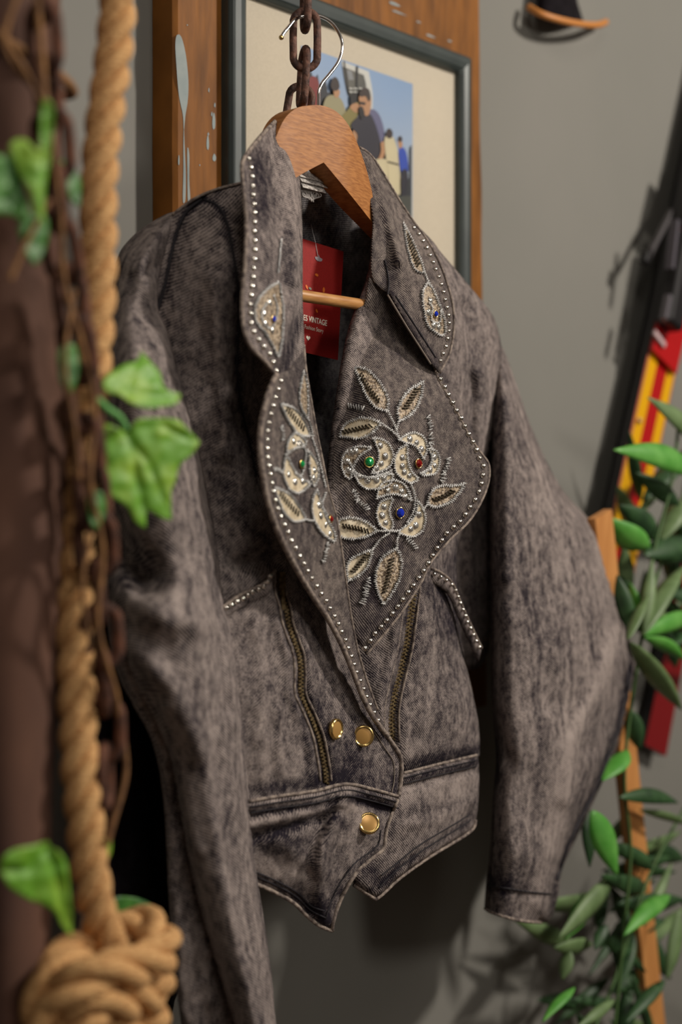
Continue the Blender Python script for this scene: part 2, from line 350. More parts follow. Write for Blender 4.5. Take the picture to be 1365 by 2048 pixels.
# framed picture
def picture():
    D0 = .030; DF = .045; DM = .035          # back, frame front, mat
    xo0, xi0, xi1, xo1 = X(466, DF), X(499, DM), X(917, DM), X(950, DF)
    zt_o = Z(949, 112, DF); zt_i = Z(917, 147, DM); zb_i = zt_i-.52; zb_o = zb_i-.02
    root = thing('framed_picture', 'framed colour photograph of a film crew in a dark green moulding, behind the jacket', 'picture', ((xo0+xo1)/2, -D0, zb_o))
    FR = simple('dark_green_moulding', S(58, 66, 64), .38, .1, S(46, 54, 54), 20)
    # rounded moulding swept as four mitred sides
    prof = [(0, 0), (0, .009), (.003, .0135), (.009, .015), (.014, .014), (.018, .0105), (.0185, .005), (.0185, 0)]
    wL = xi0-xo0
    g = G(); cs = [(xo0, zb_o, 1, 1), (xo1, zb_o, -1, 1), (xo1, zt_o, -1, -1), (xo0, zt_o, 1, -1)]
    V = []; n = len(prof)
    for (x, z, sx, sz) in cs:
        for (a, h) in prof: V.append((x+sx*a*1.15, -D0-h, z+sz*a*1.15))
    Fc = []
    for k in range(4):
        j = (k+1) % 4
        for i in range(n-1): Fc.append([k*n+i, k*n+i+1, j*n+i+1, j*n+i])
    g.add(V, Fc); o = g.build('moulding', FR, root, False)
    bv = o.modifiers.new('b', 'BEVEL'); bv.width = .0012; bv.segments = 2
    xa, xb = xo0+.018, xo1-.018; za, zb = zb_o+.018, zt_o-.018
    g = G(); bx(g, xa, xb, -DM, -D0-.001, za, zb)
    g.build('mat_board', simple('cream_mat', S(204, 194, 176), .8, 0, S(198, 188, 170), 500, spec=.2), root, False)
    # the print: flat coloured shapes of the photograph itself
    dp = DM+.0006
    mats = []
    def m(nm, c, c2=None): mats.append(simple(nm, c, .5, 0, c2, 40, spec=.3)); return len(mats)-1
    sky, n_, l_, b_ = newmat('print_sky')
    tc = n_.new('ShaderNodeTexCoord'); sp = n_.new('ShaderNodeSeparateXYZ'); mr = n_.new('ShaderNodeMapRange'); cr_ = n_.new('ShaderNodeValToRGB')
    l_.new(tc.outputs['Object'], sp.inputs[0]); l_.new(sp.outputs[2], mr.inputs[0]); l_.new(mr.outputs[0], cr_.inputs[0]); l_.new(cr_.outputs[0], b_.inputs['Base Color'])
    ztop = Z(826, 168, dp); zbot = ztop-.26
    mr.inputs[1].default_value = zbot+.10-zb_o; mr.inputs[2].default_value = ztop-zb_o
    cr_.color_ramp.elements[0].color = S(182, 190, 196); cr_.color_ramp.elements[1].color = S(116, 146, 184); b_.inputs['Roughness'].default_value = .45
    mats.append(sky); k = 0
    g = G(); x0, x1 = X(603, dp), X(826, dp)
    g.add([(x0, -dp, zbot), (x1, -dp, zbot), (x1, -dp, ztop), (x0, -dp, ztop)], [[0, 1, 2, 3]], 0)
    L = [0]
    def sh(mi, pts, sm=True): L[0] += 1; poly_flat(g, pts, dp+.00018*L[0], mi, sm)
    trees = m('print_trees', S(44, 46, 52)); white = m('print_reflector', S(196, 196, 190)); cam_ = m('print_camera', S(104, 102, 94), S(70, 70, 66)); blk = m('print_black', S(26, 24, 26))
    skin = m('print_skin', S(176, 132, 96)); kh = m('print_khaki', S(150, 144, 112)); olive = m('print_olive', S(128, 118, 66)); navy = m('print_navy', S(40, 38, 50)); slate = m('print_slate', S(98, 98, 128))
    bg = m('print_beige', S(198, 188, 156)); blue = m('print_blue', S(48, 76, 170)); dk = m('print_ground', S(70, 72, 66)); redp = m('print_red', S(120, 34, 30)); gr = m('print_greenery', S(80, 92, 60)); hair = m('print_hair', S(52, 38, 32)); grey = m('print_mid_grey', S(130, 132, 134))
    c3 = lambda p: [(a, b, 1) for a, b in p]
    sh(trees, c3([(604, 150), (612, 165), (622, 140), (628, 160), (636, 148), (640, 175), (652, 160), (656, 185), (668, 180), (668, 260), (604, 260)]))
    sh(redp, [(616, 165), (628, 152), (638, 165), (640, 200), (636, 230), (618, 230)])
    sh(white, [(684, 122, 1), (738, 143, 1), (746, 190), (744, 240, 1), (706, 215, 1), (690, 160)])
    sh(cam_, [(686, 133, 1), (728, 150, 1), (733, 172), (728, 186), (700, 190), (692, 170)])
    sh(grey, [(694, 140, 1), (704, 142, 1), (708, 160, 1), (698, 160, 1)])
    sh(blk, [(688, 122, 1), (690, 122, 1), (700, 190, 1), (697, 190, 1)])
    sh(blk, [(713, 132, 1), (717, 132, 1), (716, 190, 1), (712, 190, 1)])
    for yy in (175, 182):
        for xx in (699, 708, 718): sh(white, [(xx, yy, 1), (xx+7, yy+1, 1), (xx+7, yy+4, 1), (xx, yy+3, 1)])
    sh(blk, [(702, 190), (720, 186), (728, 200), (724, 230), (706, 222)])
    sh(kh, [(650, 200), (662, 190), (680, 195), (690, 215), (694, 250), (660, 262), (646, 230)])          # crew member with back turned
    sh(skin, [(668, 178), (680, 180), (678, 194), (670, 194)]); sh(hair, [(662, 168), (668, 154), (676, 158), (680, 175), (672, 182), (664, 178)])
    sh(olive, [(694, 222), (706, 208), (722, 206), (716, 232), (704, 256), (690, 262), (680, 240)]); sh(skin, [(700, 214), (712, 206), (724, 214), (714, 226)])
    sh(skin, [(706, 262), (716, 258), (716, 284), (708, 282)])
    sh(slate, [(716, 232), (742, 218), (758, 228), (768, 256), (770, 286), (756, 296), (736, 300), (716, 268)])       # man in dark shirt
    sh(navy, [(702, 252), (716, 234), (738, 226), (752, 250), (762, 290), (758, 318), (742, 330), (712, 305), (716, 270)])
    sh(skin, [(719, 192), (730, 180), (742, 190), (742, 216), (736, 232), (726, 226), (720, 208)]); sh(hair, [(719, 188), (726, 176), (738, 178), (742, 194), (738, 204), (732, 192), (722, 194)])
    sh(blk, [(720, 203, 1), (732, 205, 1), (731, 210, 1), (720, 208, 1)]); sh(blk, [(718, 216), (726, 214), (730, 232), (722, 238)])
    sh(skin, [(762, 286), (770, 284), (770, 308), (758, 330), (750, 332), (762, 306)])
    sh(bg, [(742, 330), (758, 318), (776, 322), (776, 350), (764, 400), (752, 380)])
    sh(bg, [(770, 276), (784, 270), (796, 300), (800, 340), (804, 385), (780, 386), (776, 340), (772, 310)]); sh(hair, [(772, 266), (778, 256), (786, 264), (784, 276), (776, 276)])
    sh(blk, [(776, 322, 1), (798, 328, 1), (798, 331, 1), (776, 325, 1)])
    sh(blue, [(798, 298), (806, 294), (814, 308), (818, 340), (812, 346), (802, 342)]); sh(skin, [(796, 280), (802, 278), (806, 290), (800, 298)]); sh(hair, [(796, 276), (802, 271), (806, 280), (802, 284), (796, 282)])
    sh(navy, [(804, 344), (816, 344), (814, 400), (804, 390)]); sh(trees, [(818, 300), (824, 290, 1), (824, 440, 1), (808, 420), (812, 380), (818, 350)])
    sh(dk, c3([(742, 392), (824, 392), (824, 470), (760, 470)]))
    g.build('photo_print', mats, root, False)
    # glazing
    m_, n_, l_, b_ = newmat('picture_glass'); n_.remove(b_)
    tr = n_.new('ShaderNodeBsdfTransparent'); gl = n_.new('ShaderNodeBsdfGlossy'); gl.inputs['Roughness'].default_value = .03; fr = n_.new('ShaderNodeFresnel'); fr.inputs[0].default_value = 1.4; mx = n_.new('ShaderNodeMixShader')
    l_.new(fr.outputs[0], mx.inputs[0]); l_.new(tr.outputs[0], mx.inputs[1]); l_.new(gl.outputs[0], mx.inputs[2]); l_.new(mx.outputs[0], n_['Material Output'].inputs[0])
    g = G(); dg = DM+.0085; g.add([(xa, -dg, za), (xb, -dg, za), (xb, -dg, zb), (xa, -dg, zb)], [[0, 1, 2, 3]]); g.build('glass', m_, root, False)
picture()

# ------------------------------------------------------------------ chains
def link_mesh(name, a, b, r, mat):            # stadium-shaped link: half length a, half width b
    g = G(); pts = []
    for i in range(28):
        t = 2*math.pi*i/28; x = b*math.cos(t); z = (a-b)*(1 if math.sin(t) > 1e-6 else -1 if math.sin(t) < -1e-6 else 0)+b*math.sin(t)
        pts.append(Vector((x, 0, z)))
    g.tube(pts, r, 10, loop=True)
    me = bpy.data.meshes.new(name); me.from_pydata([tuple(v) for v in g.v], [], g.f); me.materials.append(mat)
    me.polygons.foreach_set('use_smooth', [True]*len(me.polygons)); return me
from mathutils import Quaternion
def zquat(direction, roll):
    q = Vector((0, 0, 1)).rotation_difference(direction.normalized()); return q @ Quaternion((0, 0, 1), roll)
ch = thing('iron_chain', 'short rusty iron chain hanging in front of the picture and holding the hanger hook', 'chain', P(610, 300, .185))
LK = link_mesh('chain_link', .0225, .0095, .0031, RUST)
dch = .186
for (px, py, roll, tx, dch) in [(613, -155, .9, .02, .186), (612, -75, -.65, -.02, .186), (612, 2, .95, .01, .186), (611, 80, -.78, .0, .186), (607, 155, 1.0, .08, .180), (597, 226, -.6, .2, .163), (596, 296, .9, .0, .160)]:
    inst(LK, 'chain_link', P(px, py, dch), ch, zquat(Vector((tx, 0, 1)), roll))
for k in range(9): inst(LK, 'chain_link', P(613, -233-78*k, .186), ch, zquat(Vector((0, 0, 1)), (-.55, 1.05)[k % 2]))

# ------------------------------------------------------------------ hanger
hg = thing('coat_hanger', 'varnished wooden coat hanger with chrome hook, carrying the jacket', 'hanger', P(640, 330, .185))
def hanger():
    df, db = .196, .176
    ol = [(500, 378), (545, 290), (568, 240), (592, 217), (618, 211), (645, 211), (672, 222), (695, 246), (714, 283), (731, 330), (744, 380), (754, 425), (800, 490), (860, 545), (905, 585, 1), (890, 595, 1), (810, 525), (747, 447), (700, 388), (648, 325, 1), (598, 352), (540, 392), (430, 462), (350, 505, 1), (345, 478, 1), (420, 420)]
    A, V, Fc = patch2d(ol, 9, 22); n = len(A)
    e = distpoly(V, A, True); rr = lambda x: x*0
    cv = lambda x: .030*max(0, (575-x)/230)**1.2+.050*max(0, (x-700)/150)**1.3
    fr = [P(x, y, df-k-cv(x)) for (x, y), k in zip(V, rr(e))]
    # the back face has the same real outline, one thickness behind
    bk = [Vector((p.x, -(db-cv(x)*.65), p.z)) for p, (x, y) in zip(fr, V)]
    a, b, c = Fc[0]
    if (fr[b]-fr[a]).cross(fr[c]-fr[a]).y > 0: Fc = [f[::-1] for f in Fc]
    nv = len(V); F2 = Fc+[[i+nv for i in f][::-1] for f in Fc]
    # boundary ring
    cnt = {}
    for f in Fc:
        for i in range(3):
            k = (f[i], f[(i+1) % 3]); cnt[k] = cnt.get(k, 0)+1
    for (i, j) in list(cnt):
        if (j, i) not in cnt: F2.append([j, i, i+nv, j+nv])
    o = mk('hanger_body', fr+bk, F2, WOODH, hg)
    m = o.modifiers.new('b', 'BEVEL'); m.width = .0022; m.segments = 3; m.angle_limit = math.radians(48)
    m = o.modifiers.new('wn', 'WEIGHTED_NORMAL')
    g = G(); g.tube([P(x, y, d_) for x, y, d_ in [(400, 556, .17), (500, 574, .18), (607, 592, .184), (727, 610, .180), (800, 622, .165)]], .0048, 16)
    g.tube([P(800, 622, .165), P(870, 634, .160)], .0048, 16); g.build('trouser_bar', WOODB, hg)
    hk = cr([(563, 75), (568, 66), (578, 54), (592, 38), (612, 31), (638, 32), (664, 46), (681, 72), (685, 96), (677, 124), (660, 148), (645, 166), (639, 180), (638, 200), (638, 222)], sub=6)
    g = G(); g.tube([P(a[0], a[1], .186) for a in hk], .00135, 12); o = g.build('hook', STEEL, hg)
    g = G(); c = P(563, 75, .186)
    V = []; Fc = []
    for i in range(7):
        for j in range(10):
            th = math.pi*i/6; ph = 2*math.pi*j/10; V.append(c+Vector((math.sin(th)*math.cos(ph), math.sin(th)*math.sin(ph), math.cos(th)))*.0020)
    for i in range(6):
        for j in range(10): Fc.append([i*10+j, i*10+(j+1) % 10, (i+1)*10+(j+1) % 10, (i+1)*10+j])
    g.add(V, Fc); g.build('hook_tip', GOLD, hg)
hanger()

# ------------------------------------------------------------------ the jacket
JK = thing('denim_jacket', 'acid-washed grey denim jacket with studded collar and silver flower appliques, on the wooden hanger', 'jacket', P(700, 1860, .18))
# back panel, seen from inside
back = Cloth([(420, 400, .155), (600, 360, .145), (760, 420, .14), (900, 520, .14), (960, 700, .13), (650, 600, .105), (650, 900, .10), (650, 1200, .10), (480, 1000, .11), (850, 1000, .10), (930, 1300, .10), (500, 1600, .12), (900, 1600, .12)],
             ridges=[([(690, 480), (700, 700), (690, 900)], 25, .006), ([(640, 440), (630, 640)], 18, .004)], namp=.003)
back.make('back_panel', [(575, 345), (640, 350), (735, 400), (800, 440), (900, 530, 1), (965, 660), (955, 900), (925, 1100), (925, 1300), (945, 1480), (950, 1630, 1), (800, 1640), (540, 1630, 1), (450, 1300), (400, 900), (330, 520, 1), (420, 400)], DEN_IN, JK, g=14, step=12)
# label at the neck
g = G(); lb = [P(590, 352, .162), P(651, 357, .158), P(650, 370, .160), P(590, 366, .164)]
for i, (a, b) in enumerate([((596, 338), (648, 352)), ((598, 346), (651, 360)), ((600, 356), (646, 368))]):
    p, q = P(a[0], a[1]+8, .181), P(b[0], b[1]+8, .178); dn = Vector((0, -.002, -.0030)); g.box((p+q)/2+dn*.3*i, (q-p)/2, dn, Vector((0, .0006, 0)))
lab = g.build('neck_label', LABEL, JK, False); lab['label'] = 'pale woven neck label with tangled threads'
g = G()
for i in range(16):
    x = 598+i*2.2; pts = [P(x, 372, .179), P(x+5+3*math.sin(i*2.1), 382, .179), P(x+8+4*math.cos(i*1.7), 390+3*math.sin(i), .178), P(625+random.uniform(-7, 7), 400+random.uniform(-6, 5), .177)]
    g.tube([Vector(p) for p in cr(pts, sub=4)], .0006, 5)
g.build('loose_thread', simple('pale_thread', S(170, 164, 160), .8), JK)

PIP = .0013
# --- viewer-left front
seamL1 = [(404, 398), (372, 425), (352, 470), (340, 520), (330, 570), (316, 618)]
zipL = [(557, 1150), (562, 1185), (571, 1215), (576, 1245), (586, 1275), (598, 1310), (601, 1345), (601, 1385), (611, 1410), (625, 1440), (638, 1475), (645, 1510), (650, 1540), (652, 1562)]
seamL2 = [(404, 398), (436, 412), (455, 450), (470, 530), (480, 620), (474, 720), (480, 800), (498, 880), (512, 950)]
frL = Cloth([(490, 365, .185), (380, 405, .175), (330, 520, .17), (450, 520, .215), (560, 520, .21), (600, 400, .19), (400, 720, .20), (520, 760, .212), (600, 760, .20), (430, 1000, .20), (540, 1000, .215), (640, 1000, .20), (470, 1250, .215), (600, 1250, .215), (700, 1250, .20), (450, 1500, .215), (600, 1500, .22), (760, 1500, .215), (450, 1610, .21), (600, 1600, .218), (780, 1600, .218)],
            ridges=[(seamL1, 6, -.003), ([(s[0]-10, s[1]) for s in seamL1], 7, .003), (seamL2, 7, -.003), ([(512, 620), (518, 740), (515, 860), (530, 980)], 30, -.012), ([(430, 560), (440, 700), (455, 900)], 22, .006),
                    (zipL, 9, -.004), ([(a+22, b) for a, b in zipL], 10, .0022), ([(a-20, b) for a, b in zipL], 12, .003), ([(520, 1480), (530, 1380), (510, 1240)], 16, .0022), ([(560, 1540), (560, 1420)], 12, .0035), ([(480, 1130), (545, 1120)], 18, -.006)],
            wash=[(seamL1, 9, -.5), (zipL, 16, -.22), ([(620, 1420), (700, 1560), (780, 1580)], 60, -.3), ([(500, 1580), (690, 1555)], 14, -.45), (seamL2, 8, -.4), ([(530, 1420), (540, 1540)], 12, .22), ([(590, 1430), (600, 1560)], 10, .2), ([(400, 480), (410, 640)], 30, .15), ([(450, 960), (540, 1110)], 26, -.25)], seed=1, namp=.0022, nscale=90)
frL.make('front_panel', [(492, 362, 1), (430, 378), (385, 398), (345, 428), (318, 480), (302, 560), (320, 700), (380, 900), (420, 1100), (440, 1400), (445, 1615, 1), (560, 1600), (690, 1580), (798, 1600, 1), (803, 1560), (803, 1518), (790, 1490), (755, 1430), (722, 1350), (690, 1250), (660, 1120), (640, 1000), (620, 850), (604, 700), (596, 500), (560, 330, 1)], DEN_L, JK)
frL.line('shoulder_piping', seamL1, .0013, STITCH, JK, off=.0012)
frL.line('princess_seam', seamL2, .0010, STITCH, JK, off=.0008)
frL.line('shoulder_seam', [(492, 364), (430, 380), (385, 400), (345, 430)], .0012, EDGE, JK, off=.001)
frL.line('placket_edge', [(752, 1440), (788, 1490), (803, 1518), (803, 1560), (798, 1592)], .0018, EDGE, JK, off=.001)
frL.line('placket_stitching', [(740, 1450), (773, 1500), (788, 1525), (789, 1560), (784, 1585)], .0005, STITCH_L, JK, off=.001)
# --- peplum below the waist seam, viewer left
wL = [(498, 1602), (560, 1592), (630, 1582), (690, 1568), (740, 1577), (797, 1593)]
hemL = [(440, 1740), (505, 1765), (545, 1782), (585, 1804), (615, 1832), (640, 1852), (665, 1862)]
hemL2 = [(665, 1862), (668, 1840), (684, 1795), (714, 1745), (745, 1717), (768, 1697), (772, 1668), (780, 1640), (796, 1600)]
off_ = lambda pts, dx, dy: [(a+dx, b+dy) for a, b in pts]
ppL = Cloth([(440, 1600, .216), (560, 1592, .222), (690, 1570, .226), (797, 1595, .222), (450, 1740, .205), (560, 1700, .222), (665, 1855, .215), (640, 1700, .230), (690, 1750, .225), (760, 1690, .226), (600, 1800, .215)],
            ridges=[(off_(wL, 0, 14), 10, .0035), (off_(wL, 0, 32), 7, -.003), ([(505, 1650), (600, 1625), (700, 1600)], 14, .005), ([(505, 1672), (600, 1650), (680, 1620)], 10, -.005), ([(690, 1600), (650, 1700), (640, 1780), (650, 1840)], 16, .006), ([(640, 1640), (610, 1740)], 14, -.004), ([(560, 1690), (640, 1740)], 18, .003)],
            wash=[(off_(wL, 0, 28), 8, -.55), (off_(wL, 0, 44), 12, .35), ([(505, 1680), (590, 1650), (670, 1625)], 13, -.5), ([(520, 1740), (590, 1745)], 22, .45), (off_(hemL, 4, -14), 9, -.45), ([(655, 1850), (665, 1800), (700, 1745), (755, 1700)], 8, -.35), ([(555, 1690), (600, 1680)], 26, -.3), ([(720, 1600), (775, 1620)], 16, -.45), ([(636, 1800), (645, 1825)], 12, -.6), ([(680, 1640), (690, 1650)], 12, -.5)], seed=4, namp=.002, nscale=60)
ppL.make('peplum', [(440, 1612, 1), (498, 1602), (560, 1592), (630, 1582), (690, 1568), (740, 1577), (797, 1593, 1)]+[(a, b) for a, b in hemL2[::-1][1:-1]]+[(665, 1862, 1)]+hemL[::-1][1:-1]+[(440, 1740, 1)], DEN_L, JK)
for nm, pth, rr_, mt, o_ in [('waist_piping', wL, .0014, EDGE, .001), ('waist_stitching', off_(wL, 1, 12), .00055, STITCH, .0008), ('waist_stitching', off_(wL, 1, 24), .00055, STITCH, .0008), ('hem_piping', hemL, .0015, EDGE, .0008), ('hem_piping', hemL2, .0015, EDGE, .0008), ('hem_stitching', off_(hemL[:-2], 6, -12)+[(652, 1836)], .0006, STITCH, .0008), ('hem_stitching', off_(hemL[:-2], 8, -20)+[(650, 1822)], .0006, STITCH, .0008), ('hem_stitching', [(652, 1838), (660, 1810), (680, 1768), (712, 1725), (755, 1692), (762, 1660)], .0006, STITCH, .0008)]:
    ppL.line(nm, pth, rr_, mt, JK, off=o_)
# --- viewer-right front
zipR = [(826, 1172), (822, 1210), (817, 1250), (812, 1290), (803, 1330), (793, 1370), (785, 1410), (783, 1440), (785, 1482)]
frR = Cloth([(830, 450, .165), (880, 520, .165), (985, 660, .15), (760, 600, .185), (900, 700, .175), (985, 900, .14), (900, 900, .175), (780, 900, .19), (900, 1100, .175), (975, 1100, .13), (960, 1290, .15), (880, 1250, .19), (760, 1250, .195), (930, 1400, .185), (800, 1400, .195), (950, 1500, .18), (800, 1530, .195), (680, 1500, .19)],
            ridges=[(zipR, 9, -.004), (off_(zipR, -26, 0), 9, .004), (off_(zipR, 26, 0), 11, .0022), ([(868, 1200), (862, 1300), (835, 1450)], 14, .0022), ([(930, 620), (945, 800), (930, 1000)], 16, -.010), ([(900, 640), (960, 760), (955, 900)], 14, .006), ([(880, 1180), (885, 1240)], 14, -.004)],
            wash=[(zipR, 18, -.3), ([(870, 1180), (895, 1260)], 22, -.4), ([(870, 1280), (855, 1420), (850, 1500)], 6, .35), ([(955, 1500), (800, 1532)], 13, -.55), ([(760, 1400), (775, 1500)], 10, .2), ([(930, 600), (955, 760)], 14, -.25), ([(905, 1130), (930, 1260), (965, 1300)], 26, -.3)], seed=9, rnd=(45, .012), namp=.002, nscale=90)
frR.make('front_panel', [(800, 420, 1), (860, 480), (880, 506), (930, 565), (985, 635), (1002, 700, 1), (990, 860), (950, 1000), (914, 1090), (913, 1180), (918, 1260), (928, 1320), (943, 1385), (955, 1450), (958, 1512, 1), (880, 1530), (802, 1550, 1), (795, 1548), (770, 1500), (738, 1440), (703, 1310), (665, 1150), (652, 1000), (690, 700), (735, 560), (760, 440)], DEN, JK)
sp = Cloth([(900, 700, .15), (1000, 700, .13), (900, 1300, .14), (980, 1300, .11), (940, 1000, .125)], ridges=[([(940, 900), (945, 1300)], 12, .01)], seed=12, namp=.003)
sp.make('side_panel', [(900, 700, 1), (1000, 700, 1), (995, 1000), (985, 1250), (965, 1330), (930, 1340, 1), (890, 1300), (880, 1000)], DEN, JK, g=12, step=10)
wR = [(808, 1544), (870, 1528), (955, 1508)]
hemR = [(952, 1640), (940, 1664), (860, 1714), (800, 1757), (768, 1787), (752, 1799)]
ppR = Cloth([(700, 1560, .190), (800, 1545, .196), (955, 1510, .180), (955, 1640, .172), (850, 1640, .196), (752, 1795, .19), (760, 1700, .195), (860, 1700, .19)],
            ridges=[(off_(wR, 0, 14), 9, .003), (off_(wR, 0, 30), 7, -.003), ([(810, 1650), (880, 1640), (950, 1600)], 12, .003), (off_(hemR, -10, -16), 6, -.002)],
            wash=[(off_(wR, 0, 16), 8, -.5), ([(810, 1590), (950, 1560)], 18, .3), ([(810, 1622), (950, 1605)], 7, -.2), (off_(hemR, -10, -14), 8, -.4), ([(740, 1740), (770, 1760)], 18, -.4), ([(900, 1540), (900, 1575)], 6, -.2)], seed=14, rnd=(20, .006), namp=.0018)
ppR.make('peplum', [(690, 1575, 1), (808, 1544), (870, 1528), (957, 1508, 1), (959, 1570), (953, 1640), (940, 1664), (860, 1714), (800, 1757), (768, 1787), (752, 1799, 1), (738, 1790), (708, 1770, 1), (690, 1700)], DEN, JK)
for nm, pth, rr_, mt, o_ in [('waist_piping', off_(wR, 0, 2), .0013, EDGE, .001), ('waist_stitching', off_(wR, 0, 12), .00055, STITCH, .0008), ('waist_stitching', off_(wR, 0, 24), .00055, STITCH, .0008), ('hem_piping', hemR, .0015, EDGE, .001), ('hem_piping', [(752, 1799), (738, 1790), (708, 1770)], .0015, EDGE, .001), ('hem_stitching', [(942, 1640), (925, 1652), (850, 1698), (795, 1740), (758, 1776)], .0006, STITCH, .001), ('hem_stitching', [(938, 1630), (915, 1645), (840, 1690), (790, 1730), (762, 1752)], .0006, STITCH, .001)]:
    ppR.line(nm, pth, rr_, mt, JK, off=o_)

# --- sleeves: closed tubes of cloth
slL = Cloth([(340, 440, .20), (240, 520, .19), (320, 610, .22), (260, 700, .235), (350, 760, .245), (230, 1000, .235), (420, 1000, .25), (330, 1000, .262), (230, 1200, .235), (450, 1200, .255), (350, 1200, .27), (480, 1500, .262), (350, 1500, .262), (520, 1800, .27), (410, 1800, .27), (550, 2060, .285), (480, 2060, .285)],
            ridges=[([(300, 570), (330, 680), (370, 800), (400, 950)], 14, .007), ([(260, 560), (290, 700), (300, 850)], 18, -.006), ([(240, 1190), (330, 1240), (400, 1250)], 30, .008), ([(330, 1100), (400, 1130)], 40, -.004), ([(215, 1060), (255, 1110), (290, 1150)], 36, -.034), ([(240, 1290), (340, 1370), (400, 1500)], 26, .008), ([(330, 1420), (350, 1520), (390, 1700)], 18, .006), ([(450, 1250), (470, 1450)], 14, .006), ([(430, 1150), (440, 1300), (455, 1420)], 12, -.006), ([(430, 1500), (460, 1700), (500, 1900)], 16, -.006), ([(240, 500), (300, 470)], 14, .0022), ([(270, 560), (330, 520)], 10, -.004)],
            wash=[([(240, 1200), (340, 1240), (420, 1240)], 20, .15), ([(340, 1420), (380, 1560), (400, 1750), (470, 2040)], 16, .3), ([(250, 520), (310, 600), (340, 720)], 12, .2), ([(290, 470), (320, 440)], 20, .15), ([(225, 1100), (240, 1180)], 40, -.2), ([(540, 1780), (550, 2048)], 10, .2), ([(445, 900), (470, 1250)], 30, -.1)], rnd=(95, .06), seed=21, namp=.0025, nscale=120)
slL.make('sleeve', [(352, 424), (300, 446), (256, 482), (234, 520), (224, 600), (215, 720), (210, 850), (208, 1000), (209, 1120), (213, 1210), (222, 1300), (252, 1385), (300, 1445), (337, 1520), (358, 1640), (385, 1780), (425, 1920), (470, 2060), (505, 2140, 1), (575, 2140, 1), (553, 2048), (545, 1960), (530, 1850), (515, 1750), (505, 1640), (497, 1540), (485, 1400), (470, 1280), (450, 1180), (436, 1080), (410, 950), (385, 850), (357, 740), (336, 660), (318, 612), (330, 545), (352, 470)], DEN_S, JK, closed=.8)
# hanging fold of the same sleeve behind it
slF = Cloth([(240, 1330, .235), (300, 1500, .225), (330, 1700, .225), (350, 2000, .235), (420, 1600, .22), (480, 2000, .23)], ridges=[([(290, 1470), (325, 1600), (340, 1900)], 8, .006)], rnd=(24, .02), namp=.004, seed=25)
slF.make('sleeve_fold', [(232, 1300), (262, 1400), (303, 1480), (327, 1600), (338, 1800), (350, 1950), (375, 2140, 1), (500, 2140, 1), (480, 1800), (430, 1500), (330, 1330)], DEN_S, JK, closed=.8)
SLR_OL = [(1000, 690), (1022, 735), (1058, 840), (1095, 925), (1130, 985), (1180, 1040), (1206, 1080), (1222, 1150), (1245, 1225), (1268, 1295), (1273, 1330), (1262, 1395), (1236, 1490), (1190, 1600), (1150, 1685), (1125, 1740), (1118, 1790), (1102, 1838), (1085, 1846, 1), (1040, 1842), (985, 1826), (969, 1818, 1), (972, 1775), (980, 1700), (986, 1600), (993, 1520), (988, 1440), (984, 1380), (981, 1200), (978, 1000), (980, 850), (985, 740)]
srs = [(1262, 1335), (1235, 1460), (1190, 1580), (1140, 1680), (1115, 1760), (1104, 1830)]
slR = Cloth([(1000, 700, .15), (1060, 880, .165), (990, 900, .17), (1180, 1060, .155), (1080, 1080, .185), (990, 1100, .18), (1250, 1280, .16), (1110, 1300, .20), (990, 1300, .185), (1240, 1460, .165), (1110, 1500, .20), (1000, 1520, .19), (1130, 1720, .18), (1060, 1720, .20), (980, 1750, .185), (1090, 1840, .185), (980, 1820, .18)],
            ridges=[([(1235, 1260), (1200, 1370), (1150, 1480), (1130, 1600)], 16, .007), ([(1262, 1300), (1225, 1420), (1190, 1500)], 12, -.005), (srs, 7, -.009), ([(1060, 1350), (1040, 1500), (1030, 1700)], 22, .0022), ([(1010, 800), (1020, 950), (1010, 1150)], 18, .005), ([(1090, 1000), (1080, 1200), (1100, 1400)], 24, -.004), ([(1150, 1060), (1160, 1250)], 24, .0022), ([(985, 1440), (1015, 1520)], 14, -.007), ([(975, 1780), (1100, 1795)], 4, -.0015)],
            wash=[([(1238, 1260), (1200, 1370), (1140, 1480), (1125, 1600), (1110, 1700)], 13, .4), (srs, 5, -.8), ([(990, 1480), (992, 1560)], 12, -.5), ([(985, 1760), (1010, 1775)], 20, -.5), ([(1040, 1380), (1030, 1600)], 16, .1), ([(1090, 1650), (1100, 1740)], 20, .12), ([(1000, 1790), (1090, 1810)], 12, .15)], rnd=(50, .045), sides=[SLR_OL[SLR_OL.index((969, 1818, 1)):]+SLR_OL[:SLR_OL.index((1085, 1846, 1))+1]], seed=31, namp=.003, nscale=120)
slR.make('sleeve', SLR_OL, DEN_S, JK, closed=.7)
slR.line('cuff_piping', [(971, 1817), (985, 1825), (1040, 1841), (1084, 1845)], .0016, EDGE, JK, off=-.0004)
slR.line('cuff_seam', [(978, 1772), (1010, 1776), (1060, 1784), (1105, 1788)], .0008, STITCH, JK, off=.0002)
slR.line('sleeve_seam', srs[:-1], .0019, STITCH, JK, off=.0004)
slR.line('armhole_piping', [(1000, 695), (990, 760), (984, 850)], .0014, STITCH, JK, off=.001)

